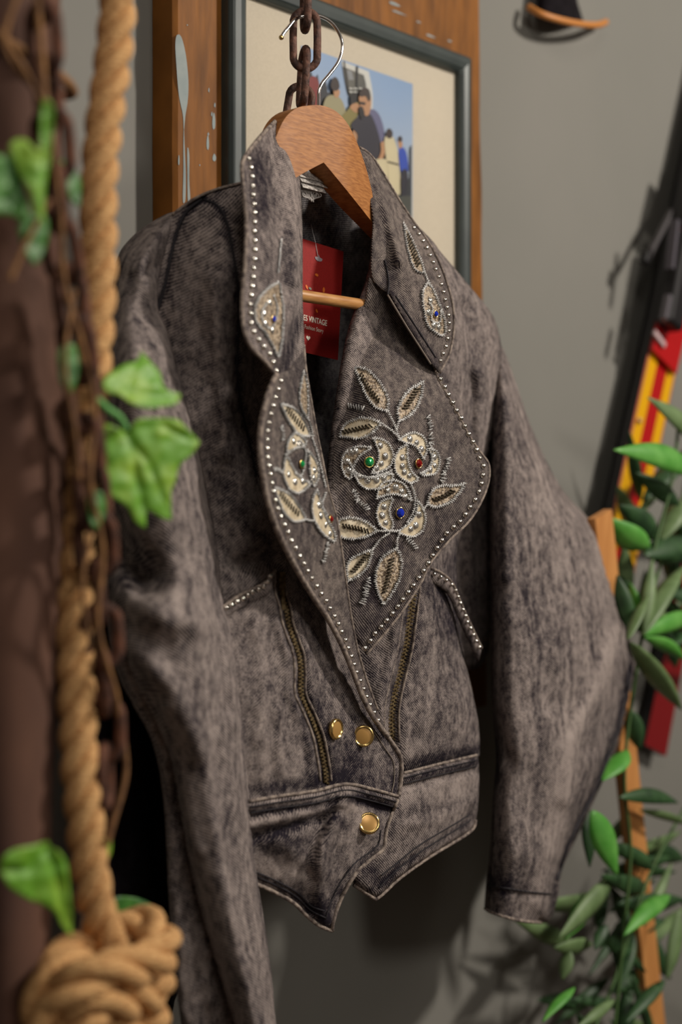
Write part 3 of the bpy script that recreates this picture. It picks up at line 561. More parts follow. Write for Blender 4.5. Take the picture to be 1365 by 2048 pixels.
# --- right collar and lapel
lpR = Cloth([(745, 560, .190), (870, 740, .205), (725, 640, .185), (690, 800, .192), (665, 960, .198), (760, 800, .215), (850, 850, .222), (972, 930, .225), (800, 950, .223), (900, 1000, .228), (700, 1130, .208), (800, 1130, .222), (890, 1100, .225), (740, 1240, .216), (733, 1306, .212)],
            ridges=[([(745, 700), (720, 900)], 40, .003), ([(900, 900), (850, 1100)], 40, -.003)], wash=[([(800, 700), (760, 900), (800, 1100)], 120, .0), ([(745, 1190), (760, 1180)], 22, -.3), ([(735, 780), (700, 830)], 20, -.2)], seed=41, namp=.0012)
lapR_o = [(740, 555, 1), (775, 580), (820, 655), (868, 735, 1), (880, 765), (908, 812), (938, 870), (962, 905), (977, 930), (976, 965), (962, 1003), (938, 1042), (900, 1078), (860, 1125), (838, 1170), (790, 1240), (733, 1308, 1), (712, 1270), (694, 1190), (680, 1110), (668, 1040), (664, 960), (670, 885), (688, 800), (708, 715), (724, 640)]
LAPR = lpR.make('lapel', lapR_o, DEN_LAP, JK, g=7)
lpR.line('lapel_piping', [(868, 735), (880, 765), (908, 812), (938, 870), (962, 905), (978, 930), (977, 965), (963, 1003), (939, 1042), (900, 1080), (862, 1125), (840, 1170), (792, 1240), (734, 1308)], .0012, EDGE, LAPR, off=-.0002)
clR = Cloth([(720, 296, .175), (745, 400, .188), (748, 460, .190), (772, 560, .192), (760, 340, .158), (820, 440, .175), (800, 560, .205), (890, 600, .212), (850, 660, .212), (880, 740, .210), (905, 650, .208)],
            ridges=[([(735, 320), (775, 420), (800, 520)], 12, .008), ([(780, 590), (800, 620), (870, 730)], 8, .003)], wash=[([(780, 600), (866, 730)], 15, -.45), ([(790, 520), (775, 590)], 14, -.3)], seed=44)
COLR = clR.make('collar', [(718, 294, 1), (738, 306), (762, 342), (792, 392), (822, 438), (850, 476), (872, 515), (890, 560), (903, 610), (905, 660), (898, 705), (880, 745, 1), (860, 722), (820, 655), (782, 588, 1), (748, 560), (745, 500), (748, 440), (738, 380), (726, 330)], DEN_LAP, JK, g=7)
clR.line('collar_piping', [(718, 294), (740, 308), (764, 342), (794, 392), (824, 438), (852, 476), (875, 515), (893, 560), (906, 610), (908, 660), (900, 706), (881, 745)], .0012, EDGE, COLR, off=-.0002)
clR.line('gorge_stitching', [(776, 590), (815, 655), (862, 728)], .0008, STITCH_L, COLR); clR.line('gorge_stitching', [(792, 592), (830, 650), (872, 715)], .0008, STITCH, COLR)
clR.line('gorge_stitching', [(770, 520), (778, 560), (776, 590)], .0008, STITCH, COLR)
# --- left collar and lapel
clL = Cloth([(552, 243, .190), (575, 250, .176), (500, 315, .225), (490, 450, .245), (488, 620, .255), (545, 730, .250), (604, 480, .205), (600, 360, .190), (607, 650, .215), (550, 500, .238), (560, 640, .245)],
            ridges=[([(575, 300), (590, 420), (590, 560)], 14, .006), ([(545, 330), (555, 450), (560, 600)], 14, -.004), ([(590, 600), (560, 720)], 12, .005)], wash=[([(600, 640), (565, 740)], 14, -.45), ([(520, 330), (530, 420)], 24, -.3), ([(575, 470), (580, 560)], 14, -.35)], seed=51)
COLL = clL.make('collar', [(550, 243, 1), (568, 244), (578, 262), (590, 310), (600, 358), (604, 420), (606, 500), (606, 600), (610, 700, 1), (590, 730), (556, 762, 1), (530, 722), (500, 690), (487, 650), (485, 600), (491, 520), (493, 440), (487, 380), (484, 340), (489, 316), (520, 275)], DEN_C, JK, g=7)
clL.line('collar_piping', [(550, 243), (520, 275), (489, 316), (484, 340), (487, 380), (493, 440), (491, 520), (485, 600), (487, 650), (500, 690), (530, 722), (552, 750)], .0016, EDGE, COLL, off=0)
lpL = Cloth([(555, 750, .250), (612, 690, .216), (530, 850, .258), (526, 930, .260), (630, 860, .222), (580, 880, .244), (652, 960, .225), (548, 1030, .260), (677, 1040, .227), (610, 1140, .243), (690, 1160, .226), (662, 1240, .229), (708, 1280, .224), (700, 1340, .225), (735, 1400, .223), (765, 1450, .220)],
            ridges=[([(600, 780), (610, 900), (640, 1050)], 20, .004)], wash=[([(600, 720), (575, 800)], 20, -.2), ([(660, 1180), (710, 1320)], 8, .15)], seed=55, namp=.0012)
LAPL = lpL.make('lapel', [(553, 748, 1), (585, 735), (608, 690, 1), (612, 740), (622, 800), (633, 862), (645, 920), (657, 980), (672, 1030), (682, 1090), (692, 1160), (704, 1240), (716, 1300), (734, 1360), (756, 1420), (775, 1465, 1), (752, 1440), (728, 1396), (706, 1340), (682, 1284), (655, 1234), (618, 1178), (585, 1120), (556, 1060), (538, 1005), (527, 950), (521, 890), (524, 840), (536, 790)], DEN_LAP, JK, g=7)
lpL.line('lapel_piping', [(553, 748), (536, 790), (524, 840), (520, 890), (526, 950), (537, 1005), (555, 1060), (584, 1120), (617, 1178), (654, 1234), (681, 1284), (705, 1340), (727, 1396), (751, 1440), (776, 1472)], .0021, EDGE, LAPL, off=0)
lpL.line('lapel_fold_edge', [(608, 690), (612, 740), (622, 800), (633, 862), (645, 920), (657, 980), (672, 1030), (682, 1090), (692, 1160), (704, 1240), (716, 1300), (734, 1360), (756, 1420)], .0012, EDGE, LAPL, off=0)

# --- pocket flaps, zips, buttons
def zipper(cl, path, w_, name_label):
    g = G(); L_ = cl.path(path, .0008, 4)
    a = resample(cr(path, sub=6), 4); d = cl.Dr(np.array(a))
    n = len(a); V = []; Fc = []
    for i in range(n):
        x, y = a[i]
        V += [P(x-w_*1.6, y, d[i]+.0008), P(x+w_*1.6, y, d[i]+.0008)]
    for i in range(n-1): Fc.append([2*i, 2*i+1, 2*i+3, 2*i+2])
    z = mk('zipper', V, Fc, TAPE, JK); z['label'] = name_label; mm = z.modifiers.new('t', 'SOLIDIFY'); mm.thickness = .0008
    g = G()
    for k, q in enumerate(resample(cr(path, sub=6), 7.5)):
        x, y = q; dd = float(cl.Dr([(x, y)])[0])+.002
        for s in (-1, 1):
            yy = y+(3.7 if s > 0 else 0); c = P(x+s*w_*.34, yy, dd); u = (P(x+s*w_*.34+w_*.42, yy+w_*.12*s, dd)-c)
            g.box(c, u, Vector((0, 0, .0008)), Vector((0, .0014, 0)))
    t = g.build('zip_teeth', BRASS, z, False); t['kind'] = 'stuff'
    return z
zl = zipper(frL, zipL, 6.5, 'brass zip on the buttoned front, left of the lapel point'); zr = zipper(frR, zipR, 9, 'brass zip under the wide studded lapel')
for cl, pth, o1 in ((frL, zipL, 11), (frR, zipR, 15)):
    for s in (-1, 1): cl.line('zip_welt', off_(pth, s*o1, 0), .0011, EDGE, JK, off=.0012)
g = G(); c = frL.pt(566, 1190, .004); g.box(c, Vector((.0018, 0, 0)), Vector((0, .0008, 0)), Vector((0, 0, .011))); g.box(frL.pt(562, 1160, .004), Vector((.003, 0, 0)), Vector((0, .002, 0)), Vector((0, 0, .006)))
g.build('zip_pull', BRASS, zl, False)
for cl, pl, lab_ in ((frL, [(444, 1216), (470, 1196), (500, 1180), (530, 1166), (552, 1140)], 'l'), (frR, [(862, 1136), (884, 1146), (905, 1165), (920, 1200), (940, 1245), (964, 1296)], 'r')):
    # a narrow welt with rolled edge
    a = resample(cr(pl, sub=6), 5); V = []; Fc = []
    for i, (x, y) in enumerate(a):
        d = float(cl.Dr([(x, y)])[0]) if lab_ == 'l' else .186-.00022*max(0, x-880)
        V += [P(x, y, d+.006), P(x+(2 if lab_ == 'l' else -6), y+24, d+.0045), P(x+(2 if lab_ == 'l' else -8), y+27, d)]
    for i in range(len(a)-1):
        for j in (0, 1): Fc.append([3*i+j, 3*i+j+1, 3*i+4+j, 3*i+3+j])
    pk = mk('pocket_welt', V, Fc, DEN, JK); m = pk.modifiers.new('t', 'SOLIDIFY'); m.thickness = .0014
    g = G(); g.tube([V[3*i] for i in range(len(a))], .0012, 6); g.build('welt_piping', EDGE, pk)
    if lab_ == 'l': PKL = pk
    else: PKR = pk
def dome(name, r, h, mat, rings=5, seg=14):
    V = []; Fc = []
    for i in range(rings):
        th = (math.pi/2)*i/(rings-1)
        for j in range(seg): ph = 2*math.pi*j/seg; V.append((r*math.cos(th)*math.cos(ph) if i < rings-1 else 0, r*math.cos(th)*math.sin(ph) if i < rings-1 else 0, h*math.sin(th)))
    for i in range(rings-1):
        for j in range(seg): Fc.append([i*seg+j, i*seg+(j+1) % seg, (i+1)*seg+(j+1) % seg, (i+1)*seg+j])
    me = bpy.data.meshes.new(name); me.from_pydata(V, [], Fc); me.materials.append(mat); me.polygons.foreach_set('use_smooth', [True]*len(me.polygons)); me.update(); return me
STUD = dome('stud', .0025, .0025, SILVER)
def nrm(cl, x, y):
    a = cl.pt(x-4, y); b = cl.pt(x+4, y); c = cl.pt(x, y-4); d = cl.pt(x, y+4); n = (b-a).cross(c-d).normalized()
    return n if n.y < 0 else -n
def qn(n): return Vector((0, 0, 1)).rotation_difference(n)
STUDS = []                                    # (size, cloth, x, y, parent, depth)
def studs(cl, path, parent, pitch, inset=None, size=1.0, dep=None):
    for q in resample(cr(path, sub=8), pitch):
        x, y = q; x += random.uniform(-.8, .8); y += random.uniform(-.6, .6)
        STUDS.append((size*random.uniform(.94, 1.06), cl, x, y, parent, dep))
studs(clL, [(497, 318), (503, 345), (506, 400), (508, 450), (508, 520), (502, 580), (500, 620), (503, 655), (520, 685), (540, 712), (552, 742)], COLL, 18, size=.95)
studs(lpL, [(561, 762), (548, 800), (537, 850), (534, 900), (540, 950), (550, 1000), (568, 1050), (592, 1100), (620, 1150), (650, 1200), (676, 1248), (694, 1290), (708, 1330), (724, 1372), (742, 1412), (756, 1440)], LAPL, 17.5, size=.88)
studs(clR, [(828, 456), (845, 480), (860, 510), (872, 540), (884, 575), (893, 610), (898, 650), (892, 690), (880, 722)], COLR, 15.5, size=.8)
studs(lpR, [(874, 742), (893, 785), (917, 830), (938, 870), (955, 905), (966, 935), (962, 970), (946, 1005), (922, 1040), (890, 1070), (866, 1110), (840, 1152), (812, 1190), (780, 1232), (752, 1265), (730, 1296)], LAPR, 17.5, size=1.08)
studs(frL, [(452, 1216), (480, 1200), (505, 1184), (530, 1172), (541, 1152)], PKL, 13, size=.85, dep=.0062)
studs(frR, [(868, 1148), (890, 1158), (908, 1176), (922, 1210), (938, 1250), (958, 1294)], PKR, 13.5, size=.85, dep='w')
rest = G()
order = sorted(range(len(STUDS)), key=lambda i: -STUDS[i][0]*1.0)
big = set(order[:100])
for i, (sz, cl, x, y, par, dep) in enumerate(STUDS):
    if dep == 'w': p = P(x, y, .186-.00022*max(0, x-880)+.0062)
    elif dep: p = cl.pt(x, y, dep)
    else: p = cl.pt(x, y, .0004)
    n = Vector((-.25, -1, .1)).normalized() if dep else nrm(cl, x, y); q = qn(n)
    if i in big: inst(STUD, 'stud', p, par, q, (sz, sz, sz))
    else: rest.add([p+q@(v.co*sz) for v in STUD.vertices], [list(f.vertices) for f in STUD.polygons])
if rest.v: r_ = rest.build('studs', SILVER, JK); r_['kind'] = 'stuff'
# gold buttons
def button(cl, x, y, r, n, lab_):
    q = qn(n.normalized()); g = G(); og = cl.pt(x, y, .003)
    prof = [(0, .0022, 0), (.72, .0022, 0), (.78, .0020, 1), (.80, .0028, 1), (.90, .0030, 1), (1, .0018, 1), (1, 0, 1), (.86, -.001, 1), (.5, -.004, 1)]
    V = []; Fc = []; M_ = []
    for (a, h, m_) in prof:
        for j in range(28): t = 2*math.pi*j/28; V.append(og+q@Vector((r*a*math.cos(t), r*a*math.sin(t), h)))
    for i in range(len(prof)-1):
        for j in range(28): Fc.append([i*28+j, i*28+(j+1) % 28, (i+1)*28+(j+1) % 28, (i+1)*28+j]); M_.append(prof[i+1][2])
    o = mk('button', V, Fc, [TAN, GOLD], JK, True, M_); o['label'] = lab_
button(frL, 670, 1458, .0082, Vector((.15, -1, 0)), 'round gold button seen edge-on beside the zip')
button(frL, 727, 1472, .0085, Vector((-.8, -1, .1)), 'round gold button nearest the lapel edge')
button(ppL, 738, 1647, .0085, Vector((-.8, -1, .55)), 'gold button on the pointed waist flap')

# --- silver embroidery
def app(cl, parent, ol, mat, mid=None, inset=True, zz=3.4, name='leaf_applique'):
    A, V, Fc = patch2d(ol, 4, 5); d = cl.Dr(V)+.0010
    pts = [P(x, y, k) for (x, y), k in zip(V, d)]; a, b, c = Fc[0]
    if (pts[b]-pts[a]).cross(pts[c]-pts[a]).y > 0: Fc = [f[::-1] for f in Fc]
    mk(name, pts, Fc, mat, parent, True)
    silver(cl, parent, [tuple(p) for p in A], loop=True, zz=zz)
    if mid:
        g = G(); q = resample(cr(mid, sub=6), 6.5)
        for i in range(len(q)-1):
            x, y = q[i]; t = (q[i+1]-q[i]); t = t/np.linalg.norm(t); nn = np.array([-t[1], t[0]])
            a_ = q[i]-nn*4.5-t*3; b_ = q[i]+nn*4.5+t*3
            g.tube([cl.pt(a_[0], a_[1], .0018), cl.pt(x, y, .0022), cl.pt(b_[0], b_[1], .0018)], .0007, 5)
        g.build('zigzag_stitch', BROWNST, parent)
def silver(cl, parent, pts, loop=False, zz=3.4, r=.00075, name='silver_stitching', step=2.2):
    q = resample([np.array(p[:2]) for p in pts] if len(pts) > 12 else cr(pts, loop, 6), step, loop); n = len(q); z = []
    for i in range(n):
        t = (q[(i+1) % n]-q[i-1]) if (loop or 0 < i < n-1) else (q[min(i+1, n-1)]-q[max(i-1, 0)])
        t = t/(np.linalg.norm(t)+1e-9); nn = np.array([-t[1], t[0]]); z.append(q[i]+nn*zz*(1 if i % 2 else -1)*random.uniform(.5, 1.15))
    d = cl.Dr(np.array(z))+.0014
    g = G(); g.tube([P(a[0], a[1], k+random.uniform(0, .0007)) for a, k in zip(z, d)], r, 5, loop=loop); g.build(name, THREAD, parent)
SEQM = dome('sequin', .0031, .0014, SEQ, 4, 10); CUP = simple('sequin_centre', S(60, 52, 44), .3, .5)
def sequin(cl, parent, x, y, s=1):
    q = qn((nrm(cl, x, y)+Vector((random.uniform(-.3, .3), random.uniform(-.3, .3), random.uniform(-.3, .3)))).normalized()); inst(SEQM, 'sequin', cl.pt(x, y, .0012), parent, q, (s, s, s))
def gem(cl, parent, x, y, mat, lab_, s=1.0):
    n = nrm(cl, x, y); q = qn(n); V = []; Fc = []; og = cl.pt(x, y, .0016)
    for (a, h) in [(.0034*s, 0), (.0030*s, .0012*s), (.0017*s, .0024*s), (0, .0026*s)]:
        for j in range(8): t = 2*math.pi*j/8; V.append(og+q@Vector((a*math.cos(t), a*math.sin(t), h)))
    for i in range(3):
        for j in range(8): Fc.append([i*8+j, i*8+(j+1) % 8, (i+1)*8+(j+1) % 8, (i+1)*8+j])
    o = mk('gem', V, Fc, mat, parent, False); o['label'] = lab_
    g = G(); g.tube([og+q@Vector((.0037*s*math.cos(t), .0037*s*math.sin(t), .0002)) for t in [2*math.pi*k/20 for k in range(20)]], .0006, 6, loop=True); g.build('gem_setting', GOLD, parent)
def squig(cl, parent, a, b, wd=6):
    silver(cl, parent, [a, ((a[0]+b[0])/2+3, (a[1]+b[1])/2), b], zz=wd, step=2.6, name='silver_squiggle')
R_ = (lpR, LAPR)
app(*R_, [(708, 733, 1), (735, 740), (760, 765), (775, 795), (776, 822, 1), (752, 815), (735, 795), (722, 765)], SNAKE, [(722, 750), (740, 780), (762, 806)])
app(*R_, [(847, 763, 1), (843, 790), (830, 820), (812, 836), (798, 842, 1), (796, 820), (806, 795), (822, 778)], SNAKE, [(835, 778), (822, 800), (808, 822)])
app(*R_, [(680, 872, 1), (690, 850), (715, 838), (740, 838), (762, 846, 1), (742, 868), (715, 877)], CREAM, [(688, 864), (715, 858), (748, 850)])
app(*R_, [(677, 1072, 1), (678, 1042), (700, 1036), (728, 1042), (755, 1062, 1), (730, 1074), (700, 1078)], CREAM, [(688, 1052), (712, 1056), (742, 1064)])
app(*R_, [(930, 968, 1), (915, 990), (895, 1008), (868, 1014), (856, 1008, 1), (862, 985), (880, 972), (905, 972)], SNAKE, [(870, 1000), (890, 992), (912, 978)])
app(*R_, [(745, 1100, 1), (738, 1128), (722, 1148), (697, 1162, 1), (695, 1130), (712, 1112)], CREAM, [(735, 1110), (718, 1130), (702, 1148)])
app(*R_, [(795, 1098, 1), (804, 1125), (798, 1160), (782, 1190), (768, 1210, 1), (755, 1180), (752, 1150), (762, 1120), (778, 1105)], SNAKE, [(784, 1118), (778, 1150), (768, 1190)])
def petal(cl, parent, ol, sq, mat=CREAM):
    mx, my = np.mean([p[0] for p in ol]), np.mean([p[1] for p in ol]); ol = [(mx+(p[0]-mx)*1.13, my+(p[1]-my)*1.13)+tuple(p[2:]) for p in ol]
    app(cl, parent, ol, mat, zz=2.6, name='petal_applique')
    for x, y in sq: sequin(cl, parent, x, y, random.uniform(.85, 1.05))
# green flower (right lapel)
petal(*R_, [(748, 880, 1), (770, 885), (783, 905), (780, 928), (762, 940), (745, 942, 1), (758, 920), (757, 900)], [(762, 890), (772, 912), (764, 927), (754, 937)])
petal(*R_, [(740, 898, 1), (712, 897), (692, 908), (686, 928), (692, 948), (702, 955, 1), (706, 935), (716, 915)], [(702, 905), (712, 902), (694, 922), (698, 940)], SNAKE)
petal(*R_, [(708, 940, 1), (720, 952), (745, 956), (782, 948, 1), (775, 968), (750, 976), (725, 970)], [(720, 954), (735, 962), (754, 960), (768, 956)])
# red flower
petal(*R_, [(802, 880, 1), (825, 868), (845, 875), (852, 895), (846, 915, 1), (832, 892), (815, 886)], [(820, 878), (834, 886), (843, 898)])
petal(*R_, [(815, 893, 1), (798, 905), (792, 930), (800, 950), (822, 962), (835, 955, 1), (820, 938), (815, 915)], [(806, 915), (806, 932), (810, 944), (820, 952)])
petal(*R_, [(858, 900, 1), (872, 905), (878, 925), (870, 945), (845, 948, 1), (860, 935), (865, 918)], [(869, 914), (870, 930), (862, 940)])
# blue flower
petal(*R_, [(757, 995, 1), (765, 972), (785, 963), (808, 972), (820, 1000, 1), (800, 990), (780, 988)], [(777, 982), (792, 974), (804, 982), (811, 994)], SNAKE)
petal(*R_, [(785, 1000, 1), (765, 1005), (756, 1025), (762, 1048), (780, 1060, 1), (785, 1045), (778, 1025)], [(768, 1014), (766, 1030), (772, 1046)])
petal(*R_, [(835, 1005, 1), (848, 1030), (844, 1058), (825, 1070), (800, 1062, 1), (820, 1045), (832, 1028)], [(838, 1030), (832, 1050), (822, 1058)])
gem(*R_, 739, 924, GEMG, 'green gem on the wide lapel', 1.1); gem(*R_, 838, 927, GEMR, 'red gem on the wide lapel'); gem(*R_, 801, 1026, GEMB, 'blue gem on the wide lapel', 1.15)
for a in [[(776, 822), (785, 840), (793, 860)], [(798, 842), (794, 862), (802, 880)], [(762, 846), (785, 862), (802, 880)], [(755, 1062), (775, 1062), (800, 1062)], [(745, 1100), (760, 1080), (780, 1066)], [(795, 1098), (795, 1080), (800, 1066)], [(856, 1008), (850, 1015), (846, 1020)], [(700, 925), (712, 945), (740, 955), (775, 945)], [(748, 945), (765, 950), (785, 940)], [(858, 885), (866, 905), (858, 935), (840, 948)], [(820, 965), (830, 990), (828, 1020), (815, 1045)]]: silver(*R_, a, zz=2.2)
for a, b in [((696, 812), (728, 816)), ((856, 832), (862, 860)), ((860, 868), (864, 888)), ((898, 915), (888, 945)), ((888, 945), (884, 965)), ((706, 980), (714, 1000)), ((714, 1000), (736, 1020)), ((812, 1076), (832, 1098)), ((738, 1155), (730, 1180)), ((732, 1182), (724, 1208))]: squig(*R_, a, b)
# left lapel
L_ = (lpL, LAPL)
app(*L_, [(608, 742, 1), (615, 770), (616, 805), (616, 838, 1), (603, 815), (600, 785)], SNAKE, zz=2.2)
app(*L_, [(562, 808, 1), (585, 815), (605, 835), (618, 862), (622, 872, 1), (600, 870), (580, 845)], CREAM, [(575, 818), (595, 842), (612, 862)], zz=2.5)
app(*L_, [(550, 975, 1), (578, 988), (598, 1012), (612, 1038, 1), (588, 1043), (566, 1020)], CREAM, [(562, 988), (580, 1010), (602, 1032)], zz=2.5)
petal(*L_, [(612, 885, 1), (592, 868), (578, 885), (576, 905, 1), (590, 896), (605, 892)], [(588, 882), (598, 888)])
petal(*L_, [(574, 912, 1), (570, 945), (580, 975), (598, 982), (618, 965, 1), (600, 955), (585, 935)], [(578, 948), (590, 964), (606, 962)])
petal(*L_, [(618, 905, 1), (632, 925), (636, 950), (628, 970, 1), (622, 950), (620, 925)], [(629, 940), (628, 956)])
petal(*L_, [(636, 985, 1), (640, 1000), (650, 1030), (668, 1066), (666, 1078, 1), (645, 1062), (630, 1035), (628, 1005)], [(638, 1010), (642, 1030), (652, 1050), (660, 1068)])
gem(*L_, 604, 928, GEMG, 'green gem on the narrow lapel', .8); gem(*L_, 662, 1038, GEMR, 'red gem on the narrow lapel', .75)
for a in [[(616, 838), (622, 850), (626, 872)], [(612, 1038), (622, 1042), (630, 1040)], [(600, 880), (612, 905), (604, 950), (590, 945)], [(625, 875), (636, 910), (646, 950), (652, 975)], [(652, 985), (645, 1010), (655, 1030)]]: silver(*L_, a, zz=1.8)
for a, b in [((563, 852), (566, 880)), ((548, 938), (566, 944)), ((655, 1085), (652, 1100)), ((652, 1100), (645, 1125))]: squig(*L_, a, b, 3.5)
silver(clL, COLL, [(563, 478), (560, 510), (557, 545)], zz=1.5)
petal(clL, COLL, [(557, 572, 1), (535, 585), (516, 610), (516, 640), (535, 665), (556, 705, 1), (562, 670), (564, 620)], [(528, 625), (540, 605), (545, 660), (530, 648)], SNAKE)
gem(clL, COLL, 547, 638, GEMB, 'dark blue gem on the near collar', .7)
silver(clL, COLL, [(548, 590), (555, 620), (545, 655), (530, 650), (524, 625), (535, 605)], zz=2)
app(clR, COLR, [(808, 445, 1), (825, 480), (840, 515), (850, 545, 1), (832, 540), (818, 505)], SNAKE, [(816, 470), (828, 505), (840, 535)], zz=2)
petal(clR, COLR, [(858, 570, 1), (848, 590), (852, 625), (860, 650), (885, 665), (888, 640), (878, 610), (868, 585)], [(862, 600), (868, 650), (878, 655), (858, 625)], SNAKE)
gem(clR, COLR, 872, 628, GEMB, 'dark blue gem on the far collar', .75)
silver(clR, COLR, [(858, 605), (866, 615), (864, 640), (880, 645), (882, 620)], zz=2)
silver(clR, COLR, [(850, 545), (856, 560), (860, 572)], zz=1.6)

# ------------------------------------------------------------------ swing tag
def swing_tag():
    d = .150; TL = P(607, 478, d); TR = P(687, 503, d); u = (TR-TL).normalized(); v = Vector((u.z, 0, -u.x)); v = v if v.z < 0 else -v
    Wd = .058; H_ = (P(652, 712, d)-TR).length; n = Vector((0, -1, 0))
    root = thing('swing_tag', 'dark red shop tag with white lettering and a heart, hanging inside the open jacket', 'tag', TR+v*H_)
    o0 = TR-u*Wd
    g = G(); g.box(o0+u*Wd/2+v*H_/2, u*Wd/2, v*H_/2, n*.0004); g.build('card', CARD, root, False)
    def at2(px, py): return P(px, py, d+.0008)
    def txt(s, p, size, sx=1.0, bold=.0, mat=WHITE):
        cu = bpy.data.curves.new('t', 'FONT'); cu.body = s; cu.size = 1; cu.offset = bold; cu.align_x = 'RIGHT'
        o = bpy.data.objects.new('t', cu); C.objects.link(o); bpy.context.view_layer.update()
        me = bpy.data.meshes.new_from_object(o.evaluated_get(bpy.context.evaluated_depsgraph_get()))
        vs_ = [p+u*(q.co.x*size*sx)-v*(q.co.y*size)+n*.0002 for q in me.vertices]; fs = [list(f.vertices) for f in me.polygons]
        bpy.data.objects.remove(o); ob = mk('lettering', vs_, fs, mat, root, False); return ob
    txt('ES VINTAGE', at2(654, 652), .0066, .80, .015); txt('Fashion Story', at2(647, 666), .0048, .86, .0)
    g = G(); c = at2(617, 676); pts = [c+u*(.0022*math.sin(t)**3)*1.1-v*(.0022*(.8125*math.cos(t)-.3125*math.cos(2*t)-.125*math.cos(3*t)-.0625*math.cos(4*t))) for t in [2*math.pi*k/24 for k in range(24)]]
    g.add([c]+pts, [[0, k+1, (k+1) % 24+1] for k in range(24)]); g.build('heart_mark', WHITE, root, False)
    g = G(); c = at2(638, 517)
    pp = [(a*.75, b*.75) for a, b in [(-.006, -.0008), (-.001, -.0018), (0, -.0042), (.001, -.0018), (.006, -.0005), (.0052, .0018), (.002, .003), (-.002, .003), (-.0052, .0015)]]
    g.add([c]+[c+u*a+v*b for a, b in pp], [[0, k+1, (k+1) % 9+1] for k in range(9)]); g.build('hang_hole', simple('slot_grey', S(150, 140, 146), .7), root, False)
    for (x, y, mt, s) in [(634, 550, 'o', .7), (614, 574, 'o', .7), (621, 577, 'g', .6), (648, 580, 'o', .8), (634, 622, 'o', .6)]:
        g = G(); c = at2(x, y); aa = random.uniform(0, 3)
        g.add([c]+[c+u*(.0030*s*math.cos(t)*math.cos(aa)-.0017*s*math.sin(t)*math.sin(aa))+v*(.0030*s*math.cos(t)*math.sin(aa)+.0017*s*math.sin(t)*math.cos(aa)) for t in [k*math.pi/5 for k in range(10)]], [[0, k+1, (k+1) % 10+1] for k in range(10)])
        g.build('printed_leaf', simple('tag_orange', S(220, 108, 30), .6) if mt == 'o' else simple('tag_sage', S(120, 128, 110), .6), root, False)
    g = G(); g.tube([P(x, y, dd) for x, y, dd in [(622, 445, .130), (626, 465, .140), (631, 484, .150), (636, 512, .1515)]], .00035, 6); g.build('tag_thread', simple('clear_thread', S(200, 196, 196), .3), root)
swing_tag()

# ------------------------------------------------------------------ left foreground: post, rope, chain, ivy
def lathe_post():
    d = .295; c = P(14, 1024, d); ro = P(118, 1024, d)
    root = thing('wooden_post', 'thick dark brown upright post at the left edge, behind the rope and chain', 'post', (c.x, c.y, 0))
    V = []; Fc = []; seg = 40; N_ = 70; r0 = .036
    for k in range(N_+1):
        z = 2.45*k/N_
        rr = float(np.interp(z, [0, 1.16, 1.28, 1.40, 1.52, 1.68, 2.4], [.026, .026, .0275, .034, .036, .031, .031]))
        for j in range(seg):
            t = 2*math.pi*j/seg; rn = rr*(1+.10*noise.noise(Vector((math.cos(t)*1.5, math.sin(t)*1.5, z*5)))+.03*noise.noise(Vector((math.cos(t)*6, math.sin(t)*6, z*14))))
            V.append(Vector((c.x-.004+rn*math.cos(t), c.y+rn*math.sin(t), z)))
    for k in range(N_):
        for j in range(seg): Fc.append([k*seg+j, k*seg+(j+1) % seg, (k+1)*seg+(j+1) % seg, (k+1)*seg+j])
    Fc.append(list(range(seg))[::-1]); Fc.append([N_*seg+j for j in range(seg)])
    mk('post_shaft', V, Fc, POST, root)
    for i, z0 in enumerate((1.70, 1.735, 1.775, 1.82)):
        g = G(); pts = []
        for k in range(30):
            t = 2*math.pi*k/30; pts.append(Vector((c.x-.004+(r0+.003)*math.cos(t), c.y+(r0+.003)*math.sin(t), z0+.030*math.cos(t+.8+.4*i)*(1 if i % 2 else -.6))))
        g.tube(pts, .003, 8, loop=True); g.build('twine_wrap', TWINE, root)
lathe_post()

